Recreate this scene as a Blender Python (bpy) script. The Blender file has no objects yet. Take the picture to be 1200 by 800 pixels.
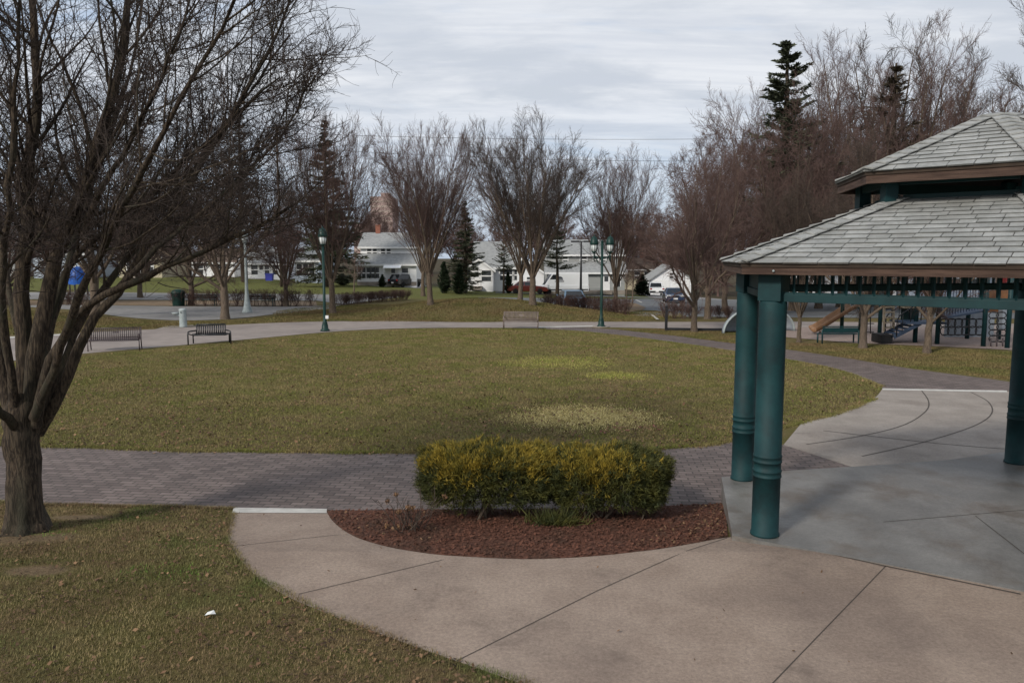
import bpy, bmesh, math, random
import numpy as np
from mathutils import Vector, Matrix
R = math.radians
random.seed(7)
S = bpy.context.scene
COL = S.collection
CZ = 3.7                      # eye height above the lawn
PITCH = R(6.25)
F = 900.0

# ------------------------------------------------------------------ terrain
def H(x, y):
    if y < 11.2:
        return 0.296 * min(1.0, (11.2 - y) / 2.6)
    if y <= 42: return 0.0
    xx = max(-40.0, min(40.0, x)); yy = min(125.0, y)
    return -0.0007 * (xx + 16) * (yy - 42)
def mound(x, y):
    r = math.hypot((x + 2.2) / 11.5, (y - 52.5) / 8.8)
    return 1.0 * math.cos(r * math.pi / 2) ** 2 if r < 1 else 0.0
def HM(x, y): return H(x, y) + mound(x, y)
def ray(px, py):
    a = (px - 600) / F; v = -(py - 400) / F
    return Vector((a, math.cos(PITCH) + v * math.sin(PITCH), -math.sin(PITCH) + v * math.cos(PITCH)))
def P(px, py, f=H):
    d = ray(px, py); t = 3.0
    lo = 0.0
    while t < 600:
        if CZ + d.z * t < f(d.x * t, d.y * t): break
        lo = t; t *= 1.03
    hi = t
    for _ in range(40):
        m = (lo + hi) / 2
        if CZ + d.z * m < f(d.x * m, d.y * m): hi = m
        else: lo = m
    t = (lo + hi) / 2
    return Vector((d.x * t, d.y * t, CZ + d.z * t))
def at(px, py, y):
    d = ray(px, py); t = y / d.y
    return Vector((d.x * t, y, CZ + d.z * t))

# ------------------------------------------------------------------ materials
def mat(name, c1, c2=None, scale=4, detail=6, rough=.8, bump=0, bscale=60, metal=0, stretch=(1, 1, 1), c3=None, scale3=.6, spec=.3, lo=.35, hi=.65, island=0, emit=None, coat=0, speck=0):
    m = bpy.data.materials.new(name); m.use_nodes = True
    nt = m.node_tree; N = nt.nodes; L = nt.links
    b = N['Principled BSDF']
    b.inputs['Roughness'].default_value = rough; b.inputs['Metallic'].default_value = metal
    b.inputs['Specular IOR Level'].default_value = spec
    if coat: b.inputs['Coat Weight'].default_value = coat
    tc = N.new('ShaderNodeTexCoord'); mp = N.new('ShaderNodeMapping'); mp.inputs['Scale'].default_value = stretch
    L.new(tc.outputs['Object'], mp.inputs['Vector'])
    def noise(sc, dt=6, ro=.6):
        n = N.new('ShaderNodeTexNoise'); n.inputs['Scale'].default_value = sc; n.inputs['Detail'].default_value = dt; n.inputs['Roughness'].default_value = ro
        L.new(mp.outputs['Vector'], n.inputs['Vector']); return n
    def ramp(src, a, bb):
        r = N.new('ShaderNodeMapRange'); r.inputs['From Min'].default_value = a; r.inputs['From Max'].default_value = bb
        r.interpolation_type = 'SMOOTHSTEP'; L.new(src, r.inputs['Value']); return r.outputs['Result']
    def mix(fac, a, bb):
        x = N.new('ShaderNodeMix'); x.data_type = 'RGBA'
        if isinstance(fac, (int, float)): x.inputs[0].default_value = fac
        else: L.new(fac, x.inputs[0])
        for s, v in ((6, a), (7, bb)):
            if isinstance(v, tuple): x.inputs[s].default_value = (*v, 1)
            else: L.new(v, x.inputs[s])
        return x.outputs[2]
    col = c1
    if c2: col = mix(ramp(noise(scale, detail).outputs['Fac'], lo, hi), c1, c2)
    if c3: col = mix(ramp(noise(scale3, 5).outputs['Fac'], .45, .7), col, c3)
    if speck:
        h0 = N.new('ShaderNodeHueSaturation'); L.new(col, h0.inputs['Color'])
        r0 = N.new('ShaderNodeMapRange'); r0.inputs['From Min'].default_value = .36; r0.inputs['From Max'].default_value = .64; r0.inputs['To Min'].default_value = 1 - speck; r0.inputs['To Max'].default_value = 1 + speck
        L.new(noise(26, 9, .85).outputs['Fac'], r0.inputs['Value']); L.new(r0.outputs['Result'], h0.inputs['Value'])
        s1 = noise(.9, 10, .75); r1 = N.new('ShaderNodeMapRange'); r1.interpolation_type = 'SMOOTHSTEP'; r1.inputs['From Min'].default_value = .56; r1.inputs['From Max'].default_value = .72; r1.inputs['To Max'].default_value = .55
        L.new(s1.outputs['Fac'], r1.inputs['Value']); col = mix(r1.outputs['Result'], h0.outputs['Color'], tuple(k * .5 for k in c1))
    if island:
        g = N.new('ShaderNodeNewGeometry'); h = N.new('ShaderNodeHueSaturation')
        r = N.new('ShaderNodeMapRange'); r.inputs['To Min'].default_value = 1 - island; r.inputs['To Max'].default_value = 1 + island
        L.new(g.outputs['Random Per Island'], r.inputs['Value']); L.new(r.outputs['Result'], h.inputs['Value'])
        if isinstance(col, tuple): h.inputs['Color'].default_value = (*col, 1)
        else: L.new(col, h.inputs['Color'])
        col = h.outputs['Color']
    if isinstance(col, tuple): b.inputs['Base Color'].default_value = (*col, 1)
    else: L.new(col, b.inputs['Base Color'])
    if bump:
        bn = N.new('ShaderNodeBump'); bn.inputs['Strength'].default_value = bump; bn.inputs['Distance'].default_value = .02
        L.new(noise(bscale, 5, .65).outputs['Fac'], bn.inputs['Height']); L.new(bn.outputs['Normal'], b.inputs['Normal'])
    if emit:
        b.inputs['Emission Color'].default_value = (*emit[:3], 1); b.inputs['Emission Strength'].default_value = emit[3]
    m['h'] = 1
    return m

GREEN, BROWN, DRY = (.110, .100, .034), (.165, .118, .060), (.18, .15, .062)
def ground_mat():
    m = bpy.data.materials.new('winter_turf'); m.use_nodes = True
    nt = m.node_tree; N = nt.nodes; L = nt.links; b = N['Principled BSDF']
    b.inputs['Roughness'].default_value = .95; b.inputs['Specular IOR Level'].default_value = .1
    tc = N.new('ShaderNodeTexCoord')
    def noise(sc, dt, ro=.6, vec=None):
        n = N.new('ShaderNodeTexNoise'); n.inputs['Scale'].default_value = sc; n.inputs['Detail'].default_value = dt; n.inputs['Roughness'].default_value = ro
        L.new(tc.outputs['Object'], n.inputs['Vector']); return n.outputs['Fac']
    def rng(src, a, c, to0=0, to1=1):
        r = N.new('ShaderNodeMapRange'); r.inputs['From Min'].default_value = a; r.inputs['From Max'].default_value = c
        r.inputs['To Min'].default_value = to0; r.inputs['To Max'].default_value = to1
        r.interpolation_type = 'SMOOTHSTEP'; L.new(src, r.inputs['Value']); return r.outputs['Result']
    def mix(fac, a, c):
        x = N.new('ShaderNodeMix'); x.data_type = 'RGBA'; L.new(fac, x.inputs[0])
        for s, v in ((6, a), (7, c)):
            if isinstance(v, tuple): x.inputs[s].default_value = (*v, 1)
            else: L.new(v, x.inputs[s])
        return x.outputs[2]
    def math_(op, a, c):
        x = N.new('ShaderNodeMath'); x.operation = op; x.use_clamp = op == 'MULTIPLY'
        for i, v in enumerate((a, c)):
            if isinstance(v, (int, float)): x.inputs[i].default_value = v
            else: L.new(v, x.inputs[i])
        return x.outputs[0]
    big = noise(.35, 5); mid = noise(2.2, 6, .65); fine = noise(28, 5, .75)
    c = mix(rng(mid, .38, .62), GREEN, BROWN)
    c = mix(rng(big, .42, .66), c, (.115, .100, .034))
    # browner thatch beyond the walk and near the street trees
    sp = N.new('ShaderNodeSeparateXYZ'); L.new(tc.outputs['Object'], sp.inputs[0])
    far = math_('MULTIPLY', rng(sp.outputs['Y'], 41, 45), rng(sp.outputs['Y'], 72, 64))
    c = mix(math_('MULTIPLY', far, .62), c, (.125, .098, .042))
    c = mix(math_('MULTIPLY', rng(sp.outputs['Y'], 66, 76), .8), c, (.105, .115, .032))
    c = mix(math_('MULTIPLY', rng(sp.outputs['Y'], 100, 112), .9), c, (.060, .045, .030))
    # dry worn ovals on the lawn
    def oval(cx, cy, rx, ry, soft=.55):
        vm = N.new('ShaderNodeMapping'); vm.vector_type = 'POINT'
        vm.inputs['Location'].default_value = (-cx / rx, -cy / ry, 0); vm.inputs['Scale'].default_value = (1 / rx, 1 / ry, 0)
        L.new(tc.outputs['Object'], vm.inputs['Vector'])
        ln = N.new('ShaderNodeVectorMath'); ln.operation = 'LENGTH'; L.new(vm.outputs[0], ln.inputs[0])
        v = math_('ADD', ln.outputs['Value'], rng(noise(1.1, 6, .7), .2, .8, 0, .7))
        return rng(v, 1.25, .8)
    for (px0, px1, py0, py1, colr, k) in ((575, 790, 470, 508, (.30, .24, .095), .85), (575, 735, 415, 434, (.20, .19, .055), .75), (680, 770, 434, 446, (.165, .18, .04), .7), (500, 640, 404, 416, (.20, .165, .07), .5), (150, 420, 440, 470, (.15, .13, .05), .5)):
        a = P((px0 + px1) / 2, py1); d = P((px0 + px1) / 2, py0); e = P(px1, (py0 + py1) / 2); w = P(px0, (py0 + py1) / 2)
        c = mix(math_('MULTIPLY', oval((e.x + w.x) / 2, (a.y + d.y) / 2, (e.x - w.x) / 2, (d.y - a.y) / 2), k), c, colr)
    # bare soil by the big tree
    for (px, py, rx, ry) in ((90, 606, .55, .22), (45, 668, .5, .2), (30, 632, .9, .45)):
        q = P(px, py); c = mix(math_('MULTIPLY', oval(q.x, q.y, rx, ry), .8), c, (.19, .135, .085))
    dk = rng(fine, .25, .75, .62, 1.3)
    h = N.new('ShaderNodeHueSaturation'); L.new(c, h.inputs['Color']); L.new(dk, h.inputs['Value'])
    L.new(h.outputs['Color'], b.inputs['Base Color'])
    bn = N.new('ShaderNodeBump'); bn.inputs['Strength'].default_value = .9; bn.inputs['Distance'].default_value = .05
    L.new(noise(16, 6, .8), bn.inputs['Height']); L.new(bn.outputs['Normal'], b.inputs['Normal'])
    return m
def paver_mat():
    m = bpy.data.materials.new('clay_pavers'); m.use_nodes = True
    nt = m.node_tree; N = nt.nodes; L = nt.links; b = N['Principled BSDF']
    b.inputs['Roughness'].default_value = .8
    tc = N.new('ShaderNodeTexCoord'); mp = N.new('ShaderNodeMapping'); mp.inputs['Rotation'].default_value = (0, 0, R(6))
    L.new(tc.outputs['Object'], mp.inputs['Vector'])
    br = N.new('ShaderNodeTexBrick'); br.inputs['Scale'].default_value = 1
    br.inputs['Brick Width'].default_value = .25; br.inputs['Row Height'].default_value = .13; br.inputs['Mortar Size'].default_value = .012
    br.inputs['Color1'].default_value = (.098, .072, .064, 1); br.inputs['Color2'].default_value = (.170, .130, .116, 1); br.inputs['Mortar'].default_value = (.060, .048, .040, 1)
    br.inputs['Bias'].default_value = 0; L.new(mp.outputs[0], br.inputs['Vector'])
    no = N.new('ShaderNodeTexNoise'); no.inputs['Scale'].default_value = .7; no.inputs['Detail'].default_value = 8; no.inputs['Roughness'].default_value = .7
    L.new(tc.outputs['Object'], no.inputs['Vector'])
    r = N.new('ShaderNodeMapRange'); r.inputs['From Min'].default_value = .3; r.inputs['From Max'].default_value = .7; r.inputs['To Min'].default_value = .72; r.inputs['To Max'].default_value = 1.2
    L.new(no.outputs['Fac'], r.inputs['Value'])
    h = N.new('ShaderNodeHueSaturation'); L.new(br.outputs['Color'], h.inputs['Color']); L.new(r.outputs['Result'], h.inputs['Value'])
    L.new(h.outputs['Color'], b.inputs['Base Color'])
    bn = N.new('ShaderNodeBump'); bn.inputs['Strength'].default_value = .9; bn.inputs['Distance'].default_value = .018; bn.invert = True
    L.new(br.outputs['Fac'], bn.inputs['Height']); L.new(bn.outputs['Normal'], b.inputs['Normal'])
    return m

MT = {}
MT['turf'] = ground_mat()
MT['paver'] = paver_mat()
MT['concrete'] = mat('brushed_concrete', (.245, .186, .147), (.298, .232, .185), 1.6, 9, .85, .4, 140, c3=(.19, .145, .118), scale3=.45, speck=.30)
MT['concrete_grey'] = mat('grey_concrete', (.235, .205, .178), (.29, .255, .222), 1.3, 9, .85, .3, 140, c3=(.2, .17, .145), scale3=.5, speck=.2)
MT['slab'] = mat('sealed_concrete', (.125, .12, .112), (.205, .197, .184), .8, 10, .36, .12, 90, c3=(.105, .082, .060), scale3=1.0, spec=.5, speck=.24)
MT['joint'] = mat('dark_joint', (.06, .05, .042))
MT['asphalt'] = mat('old_asphalt', (.19, .185, .18), (.245, .235, .225), 2.5, 8, .9, .3, 120, c3=(.16, .155, .15), scale3=.15)
MT['walk'] = mat('worn_walk', (.235, .20, .18), (.28, .24, .215), 1.5, 8, .9, .2, 120, c3=(.20, .17, .155), scale3=.3)
MT['lot'] = mat('dark_asphalt', (.11, .115, .12), (.155, .16, .165), 2, 8, .9, .3, 120)
MT['whiteline'] = mat('road_paint', (.52, .50, .46), (.42, .405, .37), 6)
MT['mulch'] = mat('bark_mulch', (.075, .030, .018), (.155, .066, .042), 22, 8, .95, 1.0, 55, c3=(.075, .038, .024), scale3=2)
MT['chips'] = mat('play_chips', (.23, .175, .15), (.29, .225, .195), 9, 8, .95, .8, 60)
MT['soil'] = mat('brown_litter', (.15, .105, .065), (.2, .14, .085), 3, 8, .95, .6, 60)
MT['bark'] = mat('grey_bark', (.072, .053, .039), (.150, .114, .082), 9, 8, .95, 1.0, 30, stretch=(3, 3, .55))
MT['bark_dark'] = mat('dark_bark', (.024, .017, .012), (.082, .060, .041), 13, 10, .95, 1.0, 24, stretch=(3.2, 3.2, .45), c3=(.045, .042, .028), scale3=.8, lo=.42, hi=.60)
MT['twig_dark'] = mat('dark_twigs', (.030, .022, .018), (.055, .040, .033), 3, 3, .9)
MT['twig'] = mat('twigs', (.050, .037, .029), (.085, .062, .049), 3, 3, .9)
MT['twig_red'] = mat('reddish_twigs', (.088, .055, .047), (.128, .082, .070), 2, 3, .9)
MT['twig_grey'] = mat('greyish_twigs', (.078, .048, .041), (.116, .074, .062), 2, 3, .9)
MT['bark_pale'] = mat('pale_bark', (.095, .072, .054), (.155, .118, .088), 8, 8, .95, .8, 30, stretch=(3, 3, .6))
MT['needle'] = mat('spruce_needles', (.042, .050, .030), (.072, .080, .045), 2, 4, .85)
MT['needle_brown'] = mat('thin_needles', (.055, .045, .028), (.082, .064, .040), 1.5, 4, .85)
MT['yew'] = mat('yew_leaves', (.014, .026, .012), (.026, .042, .018), 3, 4, .8)
MT['gold'] = mat('golden_sprays', (.17, .130, .018), (.27, .190, .022), 6, 6, .75, c3=(.10, .095, .016), scale3=3.5, island=.3)
MT['olive'] = mat('green_sprays', (.030, .038, .011), (.075, .072, .013), 6, 5, .75, island=.3)  # natural green, darkened further to put shrub shade into the colour
MT['teal'] = mat('teal_paint', (.003, .027, .031), (.006, .041, .045), 3, 8, .65, .2, 60, c3=(.005, .021, .024), scale3=2.2, spec=.3)
MT['teal_dark'] = mat('dark_teal_paint', (.004, .026, .030), (.006, .036, .040), 4, 5, .55)
MT['green_paint'] = mat('green_paint', (.003, .024, .020), (.005, .034, .027), 6, 4, .45)
MT['cedar'] = mat('weathered_fascia', (.045, .026, .019), (.085, .052, .038), 7, 7, .8, .3, 60, stretch=(.35, .35, 5))
MT['dark_wood'] = mat('stained_decking', (.03, .02, .014), (.045, .03, .02), 5, 5, .8)
MT['shingle'] = mat('roof_shingles', (.27, .275, .265), (.35, .352, .34), 5, 8, .95, .6, 160, c3=(.25, .25, .235), scale3=1.4, island=.11, speck=.15)
MT['shingle_core'] = mat('roof_underlay', (.07, .07, .07))
MT['metal_brown'] = mat('brown_powdercoat', (.040, .026, .028), (.055, .037, .038), 6, 4, .45, spec=.5)
MT['metal_tan'] = mat('faded_brown_powdercoat', (.15, .115, .10), (.18, .14, .12), 6, 4, .5, spec=.5)
MT['metal_black'] = mat('black_powdercoat', (.012, .012, .014), (.018, .018, .02), 6, 4, .4, spec=.5)
MT['pale_metal'] = mat('galvanised_paint', (.27, .31, .31), (.35, .39, .39), 5, 5, .5)
MT['glass_lamp'] = mat('frosted_lamp_glass', (.62, .66, .66), (.7, .73, .72), 4, 3, .25, spec=.5)
MT['white'] = mat('white_paint', (.72, .72, .72), (.78, .78, .77), 3, 4, .6)
MT['white_car'] = mat('white_car_paint', (.75, .76, .77), None, rough=.25, spec=.5, coat=.5)
MT['siding'] = mat('white_siding', (.74, .75, .76), (.80, .80, .81), 2, 4, .7, .4, 8, stretch=(.05, .05, 6))
MT['siding_grey'] = mat('grey_siding', (.27, .28, .275), (.33, .335, .325), 2, 4, .7, .4, 8, stretch=(.05, .05, 6))
MT['siding_blue'] = mat('pale_blue_siding', (.42, .48, .56), (.48, .54, .62), 2, 4, .7, .4, 8, stretch=(.05, .05, 6))
MT['siding_cream'] = mat('cream_siding', (.42, .37, .26), (.46, .41, .29), 2, 4, .7, .4, 8, stretch=(.05, .05, 6))
MT['roof_grey'] = mat('house_shingles', (.22, .225, .225), (.28, .285, .28), 3, 6, .95, .4, 20)
MT['roof_brown'] = mat('brown_shingles', (.12, .085, .065), (.16, .115, .09), 3, 6, .95, .4, 20)
MT['pane'] = mat('window_glass', (.025, .03, .035), (.06, .065, .07), 1.5, 3, .12, spec=.6)
MT['brick'] = mat('red_brick', (.24, .09, .06), (.3, .13, .09), 12, 5, .9, .5, 40)
MT['far_brick'] = mat('pink_brick', (.34, .245, .22), (.38, .28, .25), .3, 5, .9)  # pinkish brick, lightened so distance haze is in the colour
MT['far_tan'] = mat('tan_panel', (.40, .33, .28), (.44, .37, .31), .3, 5, .9)
MT['tyre'] = mat('rubber', (.012, .012, .012), rough=.9)
MT['rim'] = mat('wheel_metal', (.35, .35, .36), rough=.35, metal=.8)
MT['carglass'] = mat('car_glass', (.012, .015, .018), rough=.08, spec=.6)
MT['black_car'] = mat('black_car_paint', (.008, .008, .012), rough=.2, spec=.5, coat=.6)
MT['blue_car'] = mat('dark_blue_car_paint', (.012, .03, .075), rough=.22, spec=.5, coat=.6)
MT['lightblue_car'] = mat('pale_blue_car_paint', (.16, .26, .36), rough=.3, spec=.5, coat=.4)
MT['red_car'] = mat('red_car_paint', (.13, .018, .012), rough=.25, spec=.5, coat=.5)
MT['black_plastic'] = mat('black_trim', (.015, .015, .016), rough=.6)
MT['headlight'] = mat('lamp_lens', (.6, .62, .64), rough=.15)
MT['taillight'] = mat('red_lens', (.3, .015, .012), rough=.2)
MT['blue_tarp'] = mat('blue_tarpaulin', (.010, .075, .34), (.02, .12, .48), 5, 5, .4, .6, 8)
MT['blue_bin'] = mat('blue_plastic', (.04, .05, .3), rough=.5)
MT['bin_green'] = mat('dark_green_plastic', (.006, .026, .022), (.009, .036, .028), 5, 3, .55)
MT['slide_tan'] = mat('tan_plastic', (.20, .105, .05), (.25, .135, .07), 4, 4, .45)
MT['grey_panel'] = mat('grey_metal_roof', (.20, .225, .26), (.25, .28, .31), 4, 4, .5)
MT['blue_metal'] = mat('slate_blue_paint', (.05, .075, .12), (.065, .095, .15), 4, 4, .5)
MT['orange_wood'] = mat('orange_board', (.19, .085, .04), (.23, .11, .05), 4, 4, .6)
MT['beige'] = mat('beige_plastic', (.42, .34, .25), (.48, .4, .3), 4, 4, .6)
MT['red_plastic'] = mat('red_plastic', (.17, .02, .02), rough=.5)
MT['hedge_twig'] = mat('hedge_twigs', (.075, .042, .036), (.12, .075, .06), 2, 4, .9)
MT['logo'] = mat('dark_decal', (.06, .065, .08), rough=.5)
MT['leaf_litter'] = mat('dead_leaves', (.105, .056, .030), (.19, .115, .062), 3, 3, .9, island=.5)
MT['leaf_dark'] = mat('crumbled_leaves', (.060, .036, .022), (.125, .075, .042), 3, 3, .95, island=.5)
MT['petal'] = mat('pink_petals', (.19, .06, .06), (.24, .09, .08), 3, 3, .9, island=.3)
MT['blade'] = mat('grass_blades', (.255, .195, .095), (.155, .108, .057), 1.1, 8, .9, island=.45, c3=(.100, .118, .034), scale3=.8)
MT['blade_lawn'] = mat('lawn_blades', (.145, .148, .036), (.225, .175, .075), .9, 8, .9, island=.45, c3=(.165, .150, .052), scale3=.22, lo=.40, hi=.60)
MT['blade_far'] = mat('far_blades', (.175, .130, .055), (.105, .105, .030), .5, 7, .9, island=.4, c3=(.15, .10, .05), scale3=.22)
MT['blade_dry'] = mat('dry_blades', (.55, .46, .20), (.62, .53, .26), 3, 4, .85, island=.3)
MT['blade_bright'] = mat('fresh_blades', (.12, .22, .03), (.15, .26, .04), 3, 4, .8, island=.25)
MT['blade_pale'] = mat('pale_green_blades', (.30, .31, .07), (.38, .34, .10), 2, 4, .85, island=.3)
MT['paper'] = mat('paper_scrap', (.7, .7, .68))
MT['hydrangea'] = mat('dead_flower_heads', (.22, .12, .055), (.16, .09, .05), 9)

# ------------------------------------------------------------------ mesh helpers
class MB:
    def __init__(s): s.v = []; s.f = []; s.sm = []; s.mi = []; s.cur = 0
    def add(s, vs, fs, smooth=False):
        o = len(s.v); s.v += [tuple(v) for v in vs]
        for f in fs: s.f.append(tuple(i + o for i in f)); s.sm.append(smooth); s.mi.append(s.cur)
        return s
    def box(s, c, sz, rz=0, M=None, taper=1):
        x, y, z = (k / 2 for k in sz); vs = []
        for dz in (-1, 1):
            k = taper if dz > 0 else 1
            for dx, dy in ((-1, -1), (1, -1), (1, 1), (-1, 1)): vs.append(Vector((dx * x * k, dy * y * k, dz * z)))
        if M is None: M = Matrix.Rotation(rz, 4, 'Z')
        vs = [M @ v + Vector(c) for v in vs]
        return s.add(vs, [(3, 2, 1, 0), (4, 5, 6, 7), (0, 1, 5, 4), (1, 2, 6, 5), (2, 3, 7, 6), (3, 0, 4, 7)])
    def bar(s, a, b, w, h=None):
        a = Vector(a); b = Vector(b); d = b - a; L = d.length
        q = d.to_track_quat('X', 'Z').to_matrix().to_4x4()
        return s.box((a + b) / 2, (L, w, h or w), M=q)
    def tube(s, pts, r, n=8, cap=True):
        pts = [Vector(p) for p in pts]; k = len(pts)
        rs = r if isinstance(r, (list, tuple)) else [r] * k
        vs = []; up = None
        for i, p in enumerate(pts):
            t = (pts[min(i + 1, k - 1)] - pts[max(i - 1, 0)]).normalized()
            if up is None: up = Vector((0, 0, 1)) if abs(t.z) < .9 else Vector((1, 0, 0))
            a = t.cross(up).normalized(); up = a.cross(t).normalized()
            for j in range(n):
                an = 2 * math.pi * j / n; vs.append(p + (a * math.cos(an) + up * math.sin(an)) * rs[i])
        fs = [(i * n + j, i * n + (j + 1) % n, (i + 1) * n + (j + 1) % n, (i + 1) * n + j) for i in range(k - 1) for j in range(n)]
        s.add(vs, fs, True)
        if cap:
            o = len(s.v) - len(vs)
            s.f.append(tuple(o + j for j in range(n))[::-1]); s.sm.append(False); s.mi.append(s.cur)
            s.f.append(tuple(o + (k - 1) * n + j for j in range(n))); s.sm.append(False); s.mi.append(s.cur)
        return s
    def lathe(s, prof, n=16, c=(0, 0, 0), smooth=True):
        vs = []; c = Vector(c)
        for r, z in prof:
            for j in range(n):
                a = 2 * math.pi * j / n; vs.append(c + Vector((r * math.cos(a), r * math.sin(a), z)))
        k = len(prof)
        fs = [(i * n + j, i * n + (j + 1) % n, (i + 1) * n + (j + 1) % n, (i + 1) * n + j) for i in range(k - 1) for j in range(n)]
        s.add(vs, fs, smooth)
        o = len(s.v) - len(vs)
        s.f.append(tuple(o + j for j in range(n))[::-1]); s.sm.append(False); s.mi.append(s.cur)
        s.f.append(tuple(o + (k - 1) * n + j for j in range(n))); s.sm.append(False); s.mi.append(s.cur)
        return s
    def prism(s, poly, d, smooth=False):
        n = len(poly); d = Vector(d); vs = [Vector(p) for p in poly] + [Vector(p) + d for p in poly]
        return s.add(vs, [tuple(range(n))[::-1], tuple(range(n, 2 * n))] + [(i, (i + 1) % n, n + (i + 1) % n, n + i) for i in range(n)], smooth)
    def quad(s, *p): return s.add(p, [tuple(range(len(p)))])
    def build(s, name, m, parent=None, bevel=0):
        me = bpy.data.meshes.new(name); me.from_pydata(s.v, [], s.f); me.update()
        bm = bmesh.new(); bm.from_mesh(me); bmesh.ops.recalc_face_normals(bm, faces=bm.faces); bm.to_mesh(me); bm.free()
        me.polygons.foreach_set('use_smooth', s.sm)
        for k in (m if isinstance(m, (list, tuple)) else [m]): me.materials.append(MT[k] if isinstance(k, str) else k)
        me.polygons.foreach_set('material_index', s.mi)
        o = bpy.data.objects.new(name, me); COL.objects.link(o)
        if parent: o.parent = parent
        if bevel:
            b = o.modifiers.new('edge', 'BEVEL'); b.width = bevel; b.segments = 2; b.limit_method = 'ANGLE'
        return o
def np_mesh(name, V, Fc, m, parent=None, smooth=False):
    """V (n,3), Fc (k, c) all faces of c corners"""
    me = bpy.data.meshes.new(name); n, k, c = len(V), len(Fc), Fc.shape[1]
    me.vertices.add(n); me.vertices.foreach_set('co', V.astype(np.float32).ravel())
    me.loops.add(k * c); me.loops.foreach_set('vertex_index', Fc.astype(np.int32).ravel())
    me.polygons.add(k); me.polygons.foreach_set('loop_start', np.arange(0, k * c, c, dtype=np.int32)); me.polygons.foreach_set('loop_total', np.full(k, c, np.int32))
    if smooth: me.polygons.foreach_set('use_smooth', np.ones(k, bool))
    me.update(calc_edges=True); me.validate()
    me.materials.append(MT[m] if isinstance(m, str) else m)
    o = bpy.data.objects.new(name, me); COL.objects.link(o)
    if parent: o.parent = parent
    return o
def tag(o, label=None, cat=None, group=None, kind=None):
    if label: o['label'] = label
    if cat: o['category'] = cat
    if group: o['group'] = group
    if kind: o['kind'] = kind
    return o
def thing(name, label, cat, loc=(0, 0, 0), rz=0, group=None):
    o = bpy.data.objects.new(name, None); COL.objects.link(o); o.location = loc; o.rotation_euler.z = rz; o.empty_display_size = .2
    return tag(o, label, cat, group)
def dup(root, loc, rz=0, label=None, group=None, scale=None, cat=None):
    def cp(o, par):
        c = o.copy(); COL.objects.link(c); c.parent = par
        for ch in o.children: cp(ch, c)
        return c
    r = cp(root, None); r.location = loc; r.rotation_euler.z = rz
    if scale: r.scale = scale
    if label: r['label'] = label
    if group: r['group'] = group
    if cat: r['category'] = cat
    return r

# sheets that lie on the terrain
def sheet(name, poly, off, m, cuts=(), kind='structure', f=H, joints=(), step=3.0):
    from mathutils.geometry import tessellate_polygon
    poly = [tuple(p[:2]) for i, p in enumerate(poly) if i == 0 or (Vector(p[:2]) - Vector(poly[i - 1][:2])).length > 1e-4]
    bm = bmesh.new(); vs = [bm.verts.new((p[0], p[1], 0)) for p in poly]
    for t in tessellate_polygon([[Vector((p[0], p[1], 0)) for p in poly]]):
        try: bm.faces.new([vs[i] for i in t])
        except ValueError: pass
    ys = [p[1] for p in poly]; xs = [p[0] for p in poly]
    cy = [c for c in (8.6, 11.2, 42.0) if min(ys) < c < max(ys)]; cx = []
    if max(ys) > 42:
        a = max(42, min(ys)); k = math.ceil((max(ys) - a) / step); cy += [a + (max(ys) - a) * i / k for i in range(1, k)]
        k = math.ceil((max(xs) - min(xs)) / step); cx += [min(xs) + (max(xs) - min(xs)) * i / k for i in range(1, k)]
    for c in cy: bmesh.ops.bisect_plane(bm, geom=bm.verts[:] + bm.edges[:] + bm.faces[:], plane_co=(0, c, 0), plane_no=(0, 1, 0))
    for c in cx: bmesh.ops.bisect_plane(bm, geom=bm.verts[:] + bm.edges[:] + bm.faces[:], plane_co=(c, 0, 0), plane_no=(1, 0, 0))
    for (a, b, w) in joints:   # dark sawn joints, as thin strips of the same sheet
        a = Vector((a[0], a[1], 0)); b = Vector((b[0], b[1], 0)); nrm = (b - a).cross(Vector((0, 0, 1))).normalized() * w / 2
        n = max(1, int((b - a).length / .4)); prev = None
        for i in range(n + 1):
            q = a + (b - a) * i / n; pr = [bm.verts.new(q + nrm), bm.verts.new(q - nrm)]
            for v in pr: v.co.z = .004
            if prev: fj = bm.faces.new((prev[0], prev[1], pr[1], pr[0])); fj.material_index = 1
            prev = pr
    for v in bm.verts: v.co.z += f(v.co.x, v.co.y) + off
    bmesh.ops.recalc_face_normals(bm, faces=bm.faces)
    for fcx in bm.faces:
        if fcx.normal.z < 0: fcx.normal_flip()
    me = bpy.data.meshes.new(name); bm.to_mesh(me); bm.free()
    me.materials.append(MT[m]); me.materials.append(MT['joint'])
    o = bpy.data.objects.new(name, me); COL.objects.link(o)
    return tag(o, kind=kind)
def pp(lst): return [P(*q)[:2] for q in lst]
def smooth_poly(pts, n=6):
    """Catmull-Rom through an open list"""
    out = []; k = len(pts)
    for i in range(k - 1):
        p0 = Vector(pts[max(i - 1, 0)]); p1 = Vector(pts[i]); p2 = Vector(pts[i + 1]); p3 = Vector(pts[min(i + 2, k - 1)])
        for j in range(n):
            t = j / n
            out.append(.5 * ((2 * p1) + (p2 - p0) * t + (2 * p0 - 5 * p1 + 4 * p2 - p3) * t * t + (3 * p1 - p0 - 3 * p2 + p3) * t ** 3))
    out.append(Vector(pts[-1])); return [tuple(p) for p in out]
def inside(poly, X, Y):
    r = np.zeros(len(X), bool); n = len(poly)
    for i in range(n):
        x1, y1 = poly[i]; x2, y2 = poly[(i + 1) % n]
        c = ((y1 > Y) != (y2 > Y)) & (X < (x2 - x1) * (Y - y1) / ((y2 - y1) or 1e-9) + x1); r ^= c
    return r
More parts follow.
